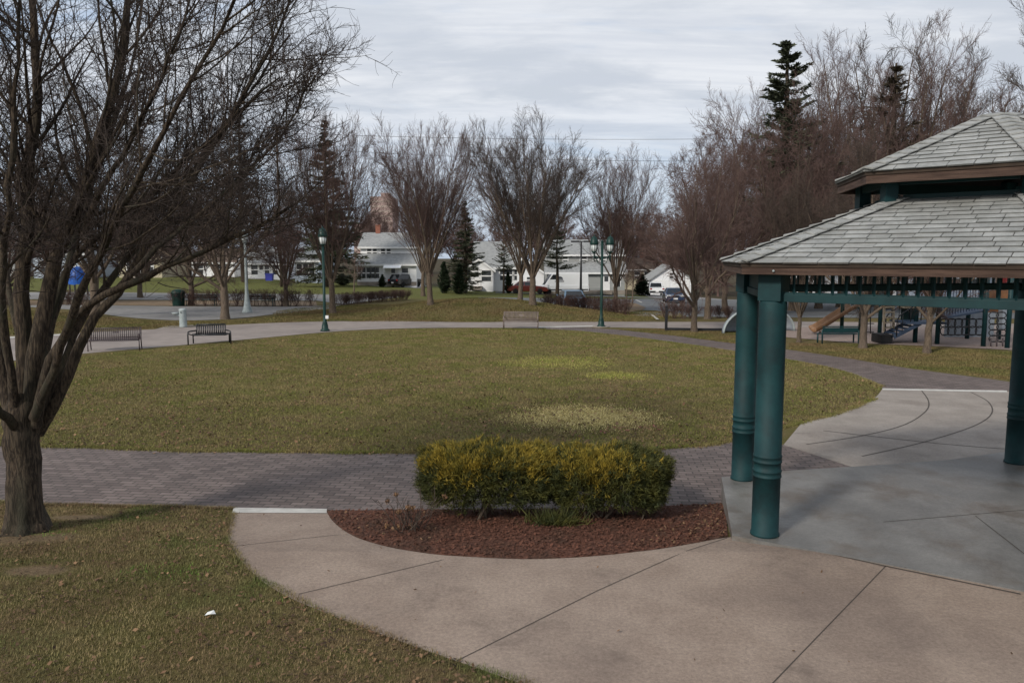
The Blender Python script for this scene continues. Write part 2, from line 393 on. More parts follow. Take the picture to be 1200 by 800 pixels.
def Hn(X, Y):
    Xc = np.clip(X, -40, 40); Yc = np.minimum(Y, 125)
    return np.where(Y < 11.2, .296 * np.minimum(1, (11.2 - Y) / 2.6), np.where(Y <= 42, 0, -.0007 * (Xc + 16) * (Yc - 42)))
# ------------------------------------------------------------------ ground sheet to the horizon
def build_ground():
    xs = sorted(set([-900, -600, -400, -250, -160, -110, -80, -60] + list(np.arange(-50, 50.1, 1.25)) + [-40, 40] + [60, 80, 110, 160, 250, 400, 600, 900]))
    ys = sorted(set([-60, -30, -10, 0, 4, 6, 8.6, 11.2, 15, 20, 26, 32, 38, 42] + list(np.arange(43.25, 72, 1.25)) + list(np.arange(72, 126, 3)) + [125, 140, 170, 220, 300, 420, 600, 900, 1300]))
    V = np.array([(x, y, HM(x, y)) for y in ys for x in xs]); nx = len(xs)
    Fc = np.array([(j * nx + i, j * nx + i + 1, (j + 1) * nx + i + 1, (j + 1) * nx + i) for j in range(len(ys) - 1) for i in range(nx - 1)])
    tag(np_mesh('ground', V, Fc, 'turf', smooth=True), kind='structure')
build_ground()

lawn_near = smooth_poly(pp([(-330, 505), (-120, 516), (50, 523), (250, 529), (480, 530.5), (640, 529), (800, 524.5), (870, 513), (940, 495), (995, 480), (1024, 467)]))
lawn_far = smooth_poly(pp([(1034, 453), (985, 435), (935, 424), (860, 412), (770, 399), (690, 389.5), (630, 386), (540, 385), (450, 387), (380, 391), (270, 401), (150, 412), (60, 420), (-60, 434), (-250, 462)]))
LAWN = lawn_near + lawn_far
ring_out_near = smooth_poly(pp([(-420, 570), (-150, 582), (0, 589), (275, 596), (385, 598), (500, 597), (650, 596), (845, 590)]))
# near ring of pavers
sheet('brick_path', ring_out_near + pp([(905, 590), (1060, 575), (1052, 545.5), (918, 521.5), (868, 513.5)]) + smooth_poly(pp([(870, 513), (800, 524.5), (640, 529), (480, 530.5), (250, 529), (50, 523), (-120, 516), (-330, 505)])), .006, 'paver')
# far arm of pavers, towards the double lamp
sheet('brick_path', pp([(1034, 455.5)]) + smooth_poly(pp([(1034, 453), (985, 435), (935, 424), (860, 412), (770, 399), (690, 389.5)])) + pp([(640, 386.3), (640, 384), (690, 384)]) + smooth_poly(pp([(720, 386), (790, 393), (863, 402.5), (925, 410), (1000, 421), (1067, 432), (1180, 447), (1330, 470)])) + pp([(1330, 476), (1180, 458)]), .006, 'paver')
# grey concrete fan behind the pavilion
fan = pp([(918, 521.5), (940, 495)]) + smooth_poly(pp([(940, 495), (995, 480), (1024, 467), (1034, 455.8)])) + pp([(1180, 458.5), (1340, 478), (1500, 520), (1400, 590), (1180, 580), (1053, 565)])
def arc_j(l, w=.03):
    q = smooth_poly(pp(l), 5); return [(q[i], q[i + 1], w) for i in range(len(q) - 1)]
sheet('concrete_path', fan, .009, 'concrete_grey', joints=arc_j([(945, 521), (1010, 511), (1060, 498), (1085, 482), (1088, 470), (1080, 458)]) + arc_j([(1010, 535), (1080, 519), (1140, 500), (1162, 485), (1158, 471), (1138, 460)]) + arc_j([(965, 505), (1100, 520), (1200, 528)]))
sheet('kerb_strip', pp([(1034, 457.2), (1034, 455.4), (1180, 458), (1180, 460)]), .014, 'whiteline')
# the far walk
WALK_UP = pp([(-220, 428), (-100, 408), (0, 396), (100, 390), (180, 386), (280, 380.3), (350, 377.5), (420, 376.3), (520, 376), (620, 376.5), (720, 377.2), (850, 377.3), (960, 377), (1250, 380)])
WALK_LO = pp([(1250, 391), (850, 387), (760, 384.5), (690, 383.7), (630, 384.5), (540, 384), (450, 385.5), (380, 389.5), (270, 399.5), (150, 410), (60, 418), (-60, 432), (-240, 458)])
sheet('footpath', smooth_poly(WALK_UP, 4) + smooth_poly(WALK_LO, 4), .012, 'walk')
sheet('kerb_strip', pp([(630, 384.3), (630, 383.2), (700, 381.6), (700, 382.7)]), .02, 'whiteline')
sheet('kerb_strip', pp([(-60, 404), (0, 397.2), (92, 392), (92, 390.6), (0, 395.4), (-60, 402)]), .02, 'whiteline')
sheet('concrete_path', pp([(182, 386), (232, 382.6), (232, 380.6), (195, 382.2)]), .017, 'concrete_grey')
# foreground concrete
CL = smooth_poly(pp([(272, 601), (268, 635), (290, 666), (330, 696), (400, 726), (480, 756), (560, 784), (620, 806), (720, 850), (850, 930)]))
BED_S = smooth_poly(pp([(383, 600), (392, 613), (420, 631), (480, 646), (560, 653.5), (650, 655), (760, 645.5), (853, 629.5)]))
conc = CL + [(1.7, 3.2), (9, 3.2), (9.5, 6.0)] + pp([(1330, 722), (1200, 694.5), (1030, 660), (858, 629.5)]) + BED_S[::-1][1:]
JW = .010
def J(a, b, w=JW): return (P(*a)[:2], P(*b)[:2], w)
sheet('concrete_path', conc, .010, 'concrete', joints=[J((852, 631), (700, 693)), J((700, 693), (534, 776)), J((1038, 664), (980, 724)), J((980, 724), (905, 802)), J((905, 802), (840, 870)), J((350, 697), (518, 657)), J((271, 641), (398, 627)), J((1196, 697), (1030, 662.5), .03), J((1030, 662.5), (862, 631.5), .03)])
sheet('kerb_strip', pp([(272, 601.5), (274, 595.5), (383, 597), (383, 602)]), .016, 'whiteline')
BED = BED_S + pp([(850, 600), (846, 591), (650, 597), (500, 598), (386, 599)])
# mulch bed, mounded a little
def bedh(x, y): return H(x, y)
sheet('mulch_bed', BED, .013, 'mulch')
# playground chips, litter strip, asphalt court, street and car parks
sheet('playground_surface', pp([(905, 394), (905, 384.5), (960, 383.5), (1300, 385), (1300, 420), (1180, 410), (1100, 406), (1000, 402)]), .016, 'chips')
COURT = smooth_poly(pp([(20, 359), (67, 357.2), (200, 359), (300, 359.3), (368, 359), (402, 357)]), 3) + smooth_poly(pp([(385, 362), (350, 365.5), (320, 368.5), (270, 374), (205, 375.5), (140, 371), (100, 364)]), 3)
sheet('asphalt_court', COURT, .02, 'asphalt')
sheet('litter_strip', pp([(20, 358.4), (20, 352), (110, 352.5), (370, 353), (372, 358.6), (200, 358.4), (67, 356.6)]), .015, 'soil')
sheet('car_park', pp([(-60, 351), (80, 351.5), (270, 352), (372, 352.6), (404, 357), (440, 352), (470, 348), (430, 345.5), (260, 344.5), (0, 343)]), .03, 'asphalt')
sheet('car_park', pp([(708, 369), (760, 370.8), (900, 372), (1250, 374), (1250, 353), (900, 352.5), (735, 350.5), (640, 349.5), (560, 348.5), (560, 351), (640, 356)]), .02, 'lot')
sheet('street', [(-2, 90.6), (60, 89), (130, 88), (130, 94), (60, 94), (-2, 94)], .03, 'lot')
sheet('driveway', [(17, 93), (28, 93), (27.5, 118), (19, 118)], .03, 'asphalt')
sheet('driveway', [(-14.2, 96.5), (-11.5, 96.5), (-11.5, 106), (-14.2, 106)], .03, 'asphalt')
sheet('traffic_island', pp([(716, 366.5), (735, 355), (745, 356), (757, 361), (752, 364), (735, 366.5)]), .05, 'soil')
for a, b in (((745, 351.5), (752, 355)), ((770, 352), (780, 355.5)), ((764, 369.5), (771, 375)), ((700, 367.5), (735, 369)), ((735, 369), (760, 370.2))):
    A, B = P(*a), P(*b)
    n = (B - A).cross(Vector((0, 0, 1))).normalized() * .09
    sheet('parking_line', [tuple((A + n)[:2]), tuple((A - n)[:2]), tuple((B - n)[:2]), tuple((B + n)[:2])], .045, 'whiteline')

# ------------------------------------------------------------------ grass and leaf litter (uncountable)
rng = np.random.default_rng(11)
def blades(name, poly, n, L, w, m, keep=None, lean=.9, extra=None):
    X0, X1 = min(p[0] for p in poly), max(p[0] for p in poly); Y0, Y1 = min(p[1] for p in poly), max(p[1] for p in poly)
    X = rng.uniform(X0, X1, n); Y = rng.uniform(Y0, Y1, n); k = inside(poly, X, Y)
    if keep is not None: k &= keep(X, Y)
    X, Y = X[k], Y[k]; n = len(X); Z = Hn(X, Y)
    if extra is not None: Z = Z + extra(X, Y)
    a = rng.uniform(0, 2 * math.pi, n); d = np.stack([np.cos(a), np.sin(a), np.zeros(n)], 1)
    s = np.stack([-np.sin(a), np.cos(a), np.zeros(n)], 1)
    l = (L * rng.uniform(.5, 1.3, n))[:, None]; ln = rng.uniform(.2, lean, n)[:, None] * 1.2
    B = np.stack([X, Y, Z], 1); ww = w * rng.uniform(.6, 1.3, n)[:, None]
    up = np.array([0, 0, 1.0]); nrm = np.sqrt(1 + ln ** 2)
    V = np.stack([B - s * ww / 2, B + s * ww / 2, B + (up + d * ln) / nrm * l], 1).reshape(-1, 3)
    tag(np_mesh(name, V, np.arange(3 * n).reshape(-1, 3), m), kind='stuff')
wall_l = [(-14, 4.4), (1.2, 4.4)]
GRASS_NEAR = [tuple(q) for q in CL[::-1] if q[1] > 4.6][:]
GRASS_NEAR = [(GRASS_NEAR[0][0], 4.6)] + GRASS_NEAR + [P(272, 594.5)[:2]] + smooth_poly(pp([(275, 596), (0, 589), (-150, 582)])) + [(-12, 4.6)]
GRASS_NEAR = [tuple(p) for p in GRASS_NEAR]
def patch_keep(X, Y): return rng.uniform(0, 1, len(X)) < .55 + .6 * np.sin(X * 2.1 + np.sin(Y * 1.7)) * np.cos(Y * 1.9 + X * .6)
bare = [(P(90, 606), .5, .2), (P(45, 668), .45, .18), (P(28, 628), .75, .4)]
def notbare(X, Y):
    k = np.ones(len(X), bool)
    for q, rx, ry in bare: k &= ((X - q.x) / rx) ** 2 + ((Y - q.y) / ry) ** 2 > rng.uniform(.5, 1.4, len(X))
    return k
blades('grass', GRASS_NEAR, 420000, .034, .006, 'blade', notbare)
gb = P(178, 668)
def near_spots(X, Y):
    k = np.zeros(len(X), bool)
    for (px, py, r) in ((178, 668, .42), (255, 640, .3), (215, 672, .4), (335, 700, .22), (60, 625, .3)):
        q = P(px, py); k |= ((X - q.x) ** 2 + ((Y - q.y) / .6) ** 2 < (r * rng.uniform(.2, 1.1, len(X))) ** 2)
    return k & (rng.uniform(0, 1, len(X)) < .9)
blades('grass', GRASS_NEAR, 110000, .035, .006, 'blade_bright', near_spots)
ovals = []
for (px0, px1, py0, py1) in ((580, 792, 472, 508), (575, 735, 416, 434), (680, 770, 435, 446)):
    a = P((px0 + px1) / 2, py1); d = P((px0 + px1) / 2, py0); e = P(px1, (py0 + py1) / 2); w = P(px0, (py0 + py1) / 2)
    ovals.append(((e.x + w.x) / 2, (a.y + d.y) / 2, (e.x - w.x) / 2, (d.y - a.y) / 2))
def in_oval(i, X, Y):
    cx, cy, rx, ry = ovals[i]; return ((X - cx) / rx) ** 2 + ((Y - cy) / ry) ** 2 < rng.uniform(.3, 1.05, len(X)) ** 2
blades('grass', LAWN, 720000, .045, .013, 'blade_lawn', lambda X, Y: (np.abs(X) < .95 * Y + 1.5) & ~in_oval(0, X, Y))
def obox(i): cx, cy, rx, ry = ovals[i]; return [(cx - rx, cy - ry), (cx + rx, cy - ry), (cx + rx, cy + ry), (cx - rx, cy + ry)]
blades('grass', obox(0), 26000, .036, .012, 'blade_dry', lambda X, Y: in_oval(0, X, Y))
blades('grass', obox(1), 12000, .040, .018, 'blade_pale', lambda X, Y: in_oval(1, X, Y))
blades('grass', obox(2), 5000, .040, .018, 'blade_pale', lambda X, Y: in_oval(2, X, Y))
EDGE = [(x, y) for x, y in lawn_near]

def fringe(name, pts, n, L, w, m, spread=.05):
    q = np.array([tuple(p_[:2]) for p_ in pts]); sg = np.hypot(*np.diff(q, axis=0).T); s = np.r_[0, sg.cumsum()]
    u = rng.uniform(0, s[-1], n); X = np.interp(u, s, q[:, 0]) + rng.normal(0, spread, n); Y = np.interp(u, s, q[:, 1]) + rng.normal(0, spread, n) + .05 * np.sin(u * 3) * np.sin(u * 1.3)
    a = rng.uniform(0, 6.283, n); d = np.stack([np.cos(a), np.sin(a), np.zeros(n)], 1); sd = np.stack([-np.sin(a), np.cos(a), np.zeros(n)], 1)
    l = (L * rng.uniform(.5, 1.3, n))[:, None]; B = np.stack([X, Y, Hn(X, Y)], 1); ww = w * rng.uniform(.6, 1.3, n)[:, None]; ln = rng.uniform(.3, 1.1, n)[:, None]
    V = np.stack([B - sd * ww / 2, B + sd * ww / 2, B + (np.array([0, 0, 1.0]) + d * ln) / np.sqrt(1 + ln ** 2) * l], 1).reshape(-1, 3)
    tag(np_mesh(name, V, np.arange(3 * n).reshape(-1, 3), m), kind='stuff')
fringe('grass', [p_ for p_ in lawn_near if p_[0] > -12], 32000, .055, .011, 'blade_lawn', .06)
fringe('grass', lawn_far[:40], 16000, .055, .014, 'blade_lawn', .06)
fringe('grass', [p_ for p_ in CL if p_[1] > 4.6], 9000, .045, .006, 'blade', .035)
fringe('grass', [p_ for p_ in smooth_poly(pp([(-150, 582), (0, 589), (275, 596)])) if p_[0] > -9], 9000, .045, .007, 'blade', .04)
def mnd(X, Y):
    r = np.hypot((X + 2.2) / 11.5, (Y - 52.5) / 8.8); return np.where(r < 1, 1.0 * np.cos(np.minimum(r, 1) * math.pi / 2) ** 2, 0)
ME = [(-2.2 + 14 * math.cos(k * math.pi / 12), max(44.3, 53.0 + 10.5 * math.sin(k * math.pi / 12))) for k in range(24)]
blades('grass', ME, 260000, .075, .034, 'blade_far', lambda X, Y: rng.uniform(0, 1, len(X)) < .75 + .4 * np.sin(X * .9 + np.sin(Y * 1.1) * 2), extra=mnd)
blades('grass', pp([(925, 409), (1000, 420), (1067, 431), (1180, 445), (1260, 455), (1260, 420), (1180, 412), (1100, 407.5), (1000, 403.5), (925, 402)]), 120000, .055, .022, 'blade_far')
blades('grass', pp([(0, 393), (180, 385), (280, 379.5), (420, 375.5), (560, 375), (480, 371), (392, 364), (320, 371), (270, 376), (205, 377.5), (140, 373.5), (100, 367), (0, 362)]), 160000, .07, .03, 'blade_far')
blades('grass', pp([(725, 386.5), (790, 393.5), (863, 403), (863, 391), (850, 388.5), (760, 385.6)]), 60000, .06, .025, 'blade_far')
def litter(name, poly, n, size, m, keep=None, zoff=.012):
    X0, X1 = min(p[0] for p in poly), max(p[0] for p in poly); Y0, Y1 = min(p[1] for p in poly), max(p[1] for p in poly)
    X = rng.uniform(X0, X1, n); Y = rng.uniform(Y0, Y1, n); k = inside(poly, X, Y)
    if keep is not None: k &= keep(X, Y)
    X, Y = X[k], Y[k]; n = len(X); Z = Hn(X, Y) + zoff + rng.uniform(0, .02, n)
    a = rng.uniform(0, 2 * math.pi, n); sz = size * rng.uniform(.5, 1.4, n)
    u = np.stack([np.cos(a), np.sin(a), rng.normal(0, .35, n)], 1) * sz[:, None]; v = np.stack([-np.sin(a), np.cos(a), rng.normal(0, .35, n)], 1) * (sz * rng.uniform(.4, .8, n))[:, None]
    B = np.stack([X, Y, Z], 1)
    V = np.stack([B - u, B - v, B + u, B + v], 1).reshape(-1, 3)
    tag(np_mesh(name, V, np.arange(4 * n).reshape(-1, 4), m), kind='stuff')
litter('fallen_leaves', LAWN, 15000, .034, 'leaf_litter', zoff=.03, keep= lambda X, Y: (np.abs(X) < .75 * Y + 1) & (rng.uniform(0, 1, len(X)) < np.clip(.9 - (Y - 12) / 40 + .4 * np.sin(X * .5 + Y * .4), .12, 1)))
litter('leaf_litter', LAWN, 60000, .026, 'leaf_dark', lambda X, Y: (np.abs(X) < .75 * Y + 1) & (Y < 30) & (rng.uniform(0, 1, len(X)) < np.clip(1.25 - (Y - 12.5) / 8 + .5 * np.sin(X * .9 + np.sin(Y * .8) * 2), .06, 1)), zoff=.034)
def near_conc(X, Y):
    c = np.array(CL); d = np.min(np.hypot(X[:, None] - c[None, :, 0], Y[:, None] - c[None, :, 1]), 1)
    return rng.uniform(0, 1, len(X)) < np.exp(-d / .8) + .13
litter('fallen_leaves', GRASS_NEAR, 9000, .022, 'leaf_litter', near_conc, zoff=.022)
litter('leaf_litter', GRASS_NEAR, 26000, .017, 'leaf_dark', lambda X, Y: rng.uniform(0, 1, len(X)) < np.clip(.35 + .5 * np.sin(X * 1.7 + np.sin(Y * 2.1) * 1.5) * np.cos(Y * 1.4), .05, 1), zoff=.026)
litter('fallen_leaves', [(x, y - .25) for x, y in EDGE] + [(x, y + .5) for x, y in EDGE[::-1]], 1500, .035, 'leaf_litter')
litter('bark_chips', BED, 16000, .020, 'mulch', zoff=.016)
litter('fallen_leaves', pp([(740, 645), (800, 638), (852, 628), (848, 592), (812, 594), (790, 612), (760, 630)]), 420, .022, 'leaf_litter', zoff=.03)
litter('fallen_leaves', pp([(390, 602), (500, 602), (520, 640), (430, 628)]), 160, .022, 'leaf_litter', zoff=.03)
litter('fallen_leaves', [(-3.6, 5), (8, 5), (8, 11), (-3.6, 11)], 260, .018, 'leaf_litter', lambda X, Y: inside(conc, X, Y) & (rng.uniform(0, 1, len(X)) < np.where(Y > 8, .9, .35)), zoff=.016)
q0, q1 = P(705, 507), P(770, 502)
litter('fallen_petals', [(q0.x - .1, q0.y - .1), (q1.x, q0.y), (q1.x + .2, q1.y + .25), (q0.x + .2, q1.y + .05)], 150, .024, 'petal', zoff=.02)
litter('fallen_leaves', [tuple(P(*q)[:2]) for q in ((400, 374), (760, 375), (760, 366), (400, 366))], 0 or 10, .03, 'leaf_litter')
mb = MB(); q = P(247, 723)
mb.add([(q.x - .05, q.y - .02, q.z + .03), (q.x + .01, q.y - .035, q.z + .05), (q.x + .05, q.y, q.z + .035), (q.x + .02, q.y + .03, q.z + .06), (q.x - .04, q.y + .03, q.z + .04)], [(0, 1, 4), (1, 3, 4), (1, 2, 3)])
tag(mb.build('paper_scrap', 'paper'), 'small crumpled white scrap of paper lying on the near grass', 'litter')
# ------------------------------------------------------------------ bare trees
def norm(a): return a / np.maximum(np.linalg.norm(a, axis=-1, keepdims=True), 1e-9)
def walk(p, d, L, r, n, jit, trop, tip, rg):
    pts = [p]; t = d; N = len(p)
    for i in range(n):
        t = norm(t + rg.normal(0, jit, (N, 3)) + np.array([0, 0, trop])); pts.append(pts[-1] + t * (L / n)[:, None])
    Pn = np.stack(pts, 1); q = np.linspace(0, 1, n + 1)
    return Pn, r[:, None] * (1 - q * (1 - tip))
def spawn(Pn, Rn, Ln, nc, ang, angsd, lr, rr, t0, fall, rg, rmin, t1=1.0):
    N, k, _ = Pn.shape; n = k - 1
    t = t0 + (t1 - t0) * (np.arange(nc)[None] + rg.uniform(0, 1, (N, nc))) / nc
    s = np.clip(t * n, 0, n - 1e-4); i = s.astype(int); f = (s - i)[..., None]; ar = np.arange(N)[:, None]
    p = Pn[ar, i] * (1 - f) + Pn[ar, i + 1] * f; tan = norm(Pn[ar, i + 1] - Pn[ar, i])
    rad = Rn[ar, i] * (1 - f[..., 0]) + Rn[ar, i + 1] * f[..., 0]
    v = rg.normal(0, 1, (N, nc, 3)); perp = norm(v - (v * tan).sum(-1, keepdims=True) * tan)
    a = np.radians(rg.normal(ang, angsd, (N, nc)))[..., None]
    d = tan * np.cos(a) + perp * np.sin(a)
    L = Ln[:, None] * lr * (1 - fall * t) * rg.uniform(.6, 1.25, (N, nc))
    r = np.maximum(rad * rr, rmin)
    return p.reshape(-1, 3), d.reshape(-1, 3), L.ravel(), r.ravel()
def tubes_np(sets):
    Vs, Fs, o = [], [], 0
    for Pn, Rn, sides in sets:
        N, k, _ = Pn.shape
        t = np.empty_like(Pn); t[:, 1:-1] = Pn[:, 2:] - Pn[:, :-2]; t[:, 0] = Pn[:, 1] - Pn[:, 0]; t[:, -1] = Pn[:, -1] - Pn[:, -2]
        t = norm(t); ref = np.where(np.abs(t[:, :1, 2:3]) > .85, np.array([1., 0, 0]), np.array([0, 0, 1.]))
        a = norm(np.cross(t, np.broadcast_to(ref, t.shape))); b = np.cross(t, a)
        th = 2 * math.pi * np.arange(sides) / sides
        V = Pn[:, :, None] + (a[:, :, None] * np.cos(th)[:, None] + b[:, :, None] * np.sin(th)[:, None]) * Rn[:, :, None, None]
        idx = np.arange(N * k * sides).reshape(N, k, sides) + o; nx = np.roll(idx, -1, 2)
        F4 = np.stack([idx[:, :-1], nx[:, :-1], nx[:, 1:], idx[:, 1:]], -1).reshape(-1, 4)
        Vs.append(V.reshape(-1, 3)); Fs.append(F4); o += N * k * sides
    return np.concatenate(Vs), np.concatenate(Fs)
def grow(base_sets, levels, rg, only_last=False):
    """base_sets: list of (P, R, L) limb arrays. Returns per level (P, R)"""
    out = []; cur = base_sets
    for lv in levels:
        ps = [spawn(Pn, Rn, Ln, lv['n'], lv['ang'], lv.get('sd', 9), lv['lr'], lv.get('rr', .55), lv.get('t0', .25), lv.get('fall', .45), rg, lv.get('rmin', .006)) for Pn, Rn, Ln in cur]
        p, d, L, r = (np.concatenate([q[i] for q in ps]) for i in range(4))
        L = np.maximum(L, lv.get('lmin', .1))
        Pn, Rn = walk(p, d, L, r, lv['seg'], lv.get('jit', .12), lv.get('trop', .05), lv.get('tip', .45), rg)
        cur = [(Pn, Rn, L)]; out.append((Pn, Rn))
    return out
def trunk_set(h, r, rg, lean=.03, n=7, flare=1.5):
    z = np.linspace(0, h, n + 1); Pn = np.stack([rg.normal(0, lean, n + 1).cumsum() * .5, rg.normal(0, lean, n + 1).cumsum() * .5, z], 1)[None]; Pn[0, 0, :2] = 0
    Rn = (r * (1 - .2 * z / h))[None].copy(); Rn[0, 0] *= flare; Rn[0, 1] *= 1 + (flare - 1) * .15
    Pn[0, 0, 2] = -.25
    return Pn, Rn
def make_bare(seed, kind, H0, twig='twig', bark='bark', name='bare_tree'):
    """returns the Empty with trunk and crown, H0 metres tall"""
    rg = np.random.default_rng(seed)
    if kind == 'vase':
        th, tr, nl = H0 * .17, H0 * .019, 14
        Pn, Rn = trunk_set(th, tr, rg)
        az = np.arange(nl) * 2.4 + rg.uniform(0, .5, nl); an = np.radians(4 + 31 * np.sqrt((np.arange(nl) + .5) / nl) + rg.normal(0, 2.5, nl)); an = rg.permutation(an)
        d = np.stack([np.cos(az) * np.sin(an), np.sin(az) * np.sin(an), np.cos(an)], 1)
        p = Pn[0, -1] - np.array([0, 0, 1.0]) * rg.uniform(0, th * .3, nl)[:, None]
        L = H0 * .68 * rg.uniform(.92, 1.03, nl); r = tr * rg.uniform(.24, .42, nl)
        lp, lr_ = walk(p, d, L, r, 10, .045, .012, .14, rg)
        lev = grow([(lp, lr_, L)], [dict(n=12, ang=27, sd=9, lr=.46, rr=.5, t0=.20, fall=.42, seg=6, jit=.06, trop=.03, tip=.25, rmin=.011),
                                     dict(n=9, ang=28, sd=10, lr=.50, rr=.5, t0=.15, fall=.4, seg=4, jit=.08, trop=.06, tip=.4, rmin=.0075, lmin=.3),
                                     dict(n=9, ang=34, sd=13, lr=.56, rr=.6, t0=.12, fall=.3, seg=3, jit=.10, trop=.06, tip=.6, rmin=.0066, lmin=.30)], rg)
    elif kind == 'round':
        th, tr, nl = H0 * .2, H0 * .020, 10
        Pn, Rn = trunk_set(th, tr, rg)
        az = np.arange(nl) * 2.4 + rg.uniform(0, .6, nl); an = np.radians(np.linspace(4, 56, nl) + rg.normal(0, 4, nl))
        d = np.stack([np.cos(az) * np.sin(an), np.sin(az) * np.sin(an), np.cos(an)], 1)
        p = Pn[0, -1] - np.array([0, 0, 1.0]) * (np.linspace(0, th * .35, nl))[:, None]
        L = H0 * (.74 - .2 * np.linspace(0, 1, nl)) * rg.uniform(.85, 1.05, nl); r = tr * rg.uniform(.32, .55, nl)
        lp, lr_ = walk(p, d, L, r, 9, .09, .06, .14, rg)
        lev = grow([(lp, lr_, L)], [dict(n=12, ang=42, sd=11, lr=.46, rr=.5, t0=.15, fall=.45, seg=5, jit=.12, trop=.05, tip=.3, rmin=.012),
                                     dict(n=10, ang=42, sd=13, lr=.50, rr=.5, t0=.15, fall=.35, seg=4, jit=.14, trop=.04, tip=.4, rmin=.008, lmin=.35),
                                     dict(n=8, ang=42, sd=14, lr=.55, rr=.6, t0=.15, fall=.3, seg=3, jit=.14, trop=.04, tip=.6, rmin=.0068, lmin=.28)], rg)
    elif kind == 'tall':
        th, tr, nl = H0 * .24, H0 * .016, 10
        Pn, Rn = trunk_set(th, tr, rg)
        az = np.arange(nl) * 2.4 + rg.uniform(0, .6, nl); an = np.radians(np.linspace(2, 30, nl) + rg.normal(0, 4, nl))
        d = np.stack([np.cos(az) * np.sin(an), np.sin(az) * np.sin(an), np.cos(an)], 1)
        p = Pn[0, -1] - np.array([0, 0, 1.0]) * (np.linspace(0, th * .5, nl))[:, None]
        L = H0 * (.74 - .18 * np.linspace(0, 1, nl)) * rg.uniform(.85, 1.05, nl); r = tr * rg.uniform(.32, .6, nl)
        lp, lr_ = walk(p, d, L, r, 10, .06, .05, .12, rg)
        lev = grow([(lp, lr_, L)], [dict(n=15, ang=32, sd=9, lr=.36, rr=.48, t0=.12, fall=.45, seg=5, jit=.09, trop=.08, tip=.3, rmin=.014),
                                     dict(n=10, ang=34, sd=10, lr=.46, rr=.5, t0=.15, fall=.35, seg=4, jit=.1, trop=.08, tip=.4, rmin=.010, lmin=.45),
                                     dict(n=7, ang=36, sd=12, lr=.55, rr=.6, t0=.15, fall=.3, seg=3, jit=.1, trop=.07, tip=.6, rmin=.0085, lmin=.35)], rg)
    else:  # sapling
        th, tr, nl = H0 * .42, H0 * .013, 9
        Pn, Rn = trunk_set(th, tr, rg, flare=1.2)
        az = np.arange(nl) * 2.4; an = np.radians(np.linspace(3, 42, nl))
        d = np.stack([np.cos(az) * np.sin(an), np.sin(az) * np.sin(an), np.cos(an)], 1)
        p = Pn[0, -1] - np.array([0, 0, 1.0]) * (np.linspace(0, th * .25, nl))[:, None]
        L = H0 * .5 * rg.uniform(.8, 1.1, nl); r = tr * rg.uniform(.3, .5, nl)
        lp, lr_ = walk(p, d, L, r, 6, .07, .06, .2, rg)
        lev = grow([(lp, lr_, L)], [dict(n=9, ang=34, sd=9, lr=.45, rr=.5, t0=.15, seg=4, jit=.1, trop=.06, tip=.4, rmin=.008),
                                     dict(n=7, ang=36, sd=10, lr=.5, rr=.6, t0=.15, seg=3, jit=.1, trop=.06, tip=.5, rmin=.006)], rg)
    root = thing(name, None, None)
    V, Fc = tubes_np([(Pn, Rn, 12), (lp, lr_, 7)]); np_mesh('trunk', V, Fc, bark, root, True)
    V, Fc = tubes_np([(lev[0][0], lev[0][1], 5)] + [(a, b, 3) for a, b in lev[1:]]); np_mesh('crown', V, Fc, twig, root)
    root['h'] = H0; root['w'] = float(np.percentile(np.hypot(V[:, 0], V[:, 1]), 97)) * 2
    return root
def place(proto, loc, h, width=None, rz=0, label=None, group=None, first=[set()]):
    s = h / proto['h']; sx = s if width is None else width / proto['w']
    if proto.name not in first[0]:
        first[0].add(proto.name); o = proto; o.location = loc; o.rotation_euler.z = rz; o.scale = (sx, sx, s)
        tag(o, label, 'tree', group); return o
    return dup(proto, loc, rz, label, group, (sx, sx, s), 'tree')
def toph(px, pytop, base): return at(px, pytop, base.y).z - base.z

V1 = make_bare(3, 'vase', 12, 'twig_grey', 'bark', 'bare_tree'); V2 = make_bare(8, 'vase', 12, 'twig_grey', 'bark', 'bare_tree'); V3 = make_bare(21, 'vase', 12, 'twig', 'bark', 'bare_tree')
R1 = make_bare(5, 'round', 10, 'twig_red', 'bark', 'bare_tree'); R2 = make_bare(14, 'round', 10, 'twig_red', 'bark', 'bare_tree'); R3 = make_bare(33, 'round', 10, 'twig', 'bark_pale', 'bare_tree')
T1 = make_bare(40, 'tall', 18, 'twig', 'bark', 'bare_tree'); T2 = make_bare(41, 'tall', 18, 'twig_red', 'bark', 'bare_tree')
SP = make_bare(50, 'sapling', 5, 'twig_grey', 'bark_pale', 'sapling')
ROW = 'vase shaped bare trees on the grass mound'
def tr(proto, px, py, top, wpx, rz, label, group=None):
    b = P(px, py, HM); place(proto, b, toph(px, top, b), wpx * 1.22 * b.y / F, rz, label, group)
tr(V1, 390, 367, 120, 135, .3, 'bare vase shaped tree behind the single green lamp post', ROW)
tr(V2, 505, 357, 132, 128, 1.1, 'bare vase shaped tree in front on the left of the mound', ROW)
tr(V1, 496, 347, 170, 90, 2.2, 'smaller bare tree with a pale low fork just behind the left mound tree', ROW)
tr(V3, 624, 357, 134, 150, .8, 'tallest bare vase shaped tree at the top of the mound behind the brown bench', ROW)
tr(V2, 609, 352, 160, 110, 4.0, 'bare vase shaped tree with a rusty split trunk just left of the tallest mound tree', ROW)
tr(V1, 721, 366, 168, 100, 5.0, 'bare vase shaped tree directly behind the double green lamp post', ROW)
SM = 'young pale trunked trees by the car park'
tr(SP, 734, 353, 300, 28, 0, 'young slim tree on the car park island, left of two', SM)
tr(SP, 741, 356, 296, 30, 2, 'young slim tree on the car park island, right of two', SM)
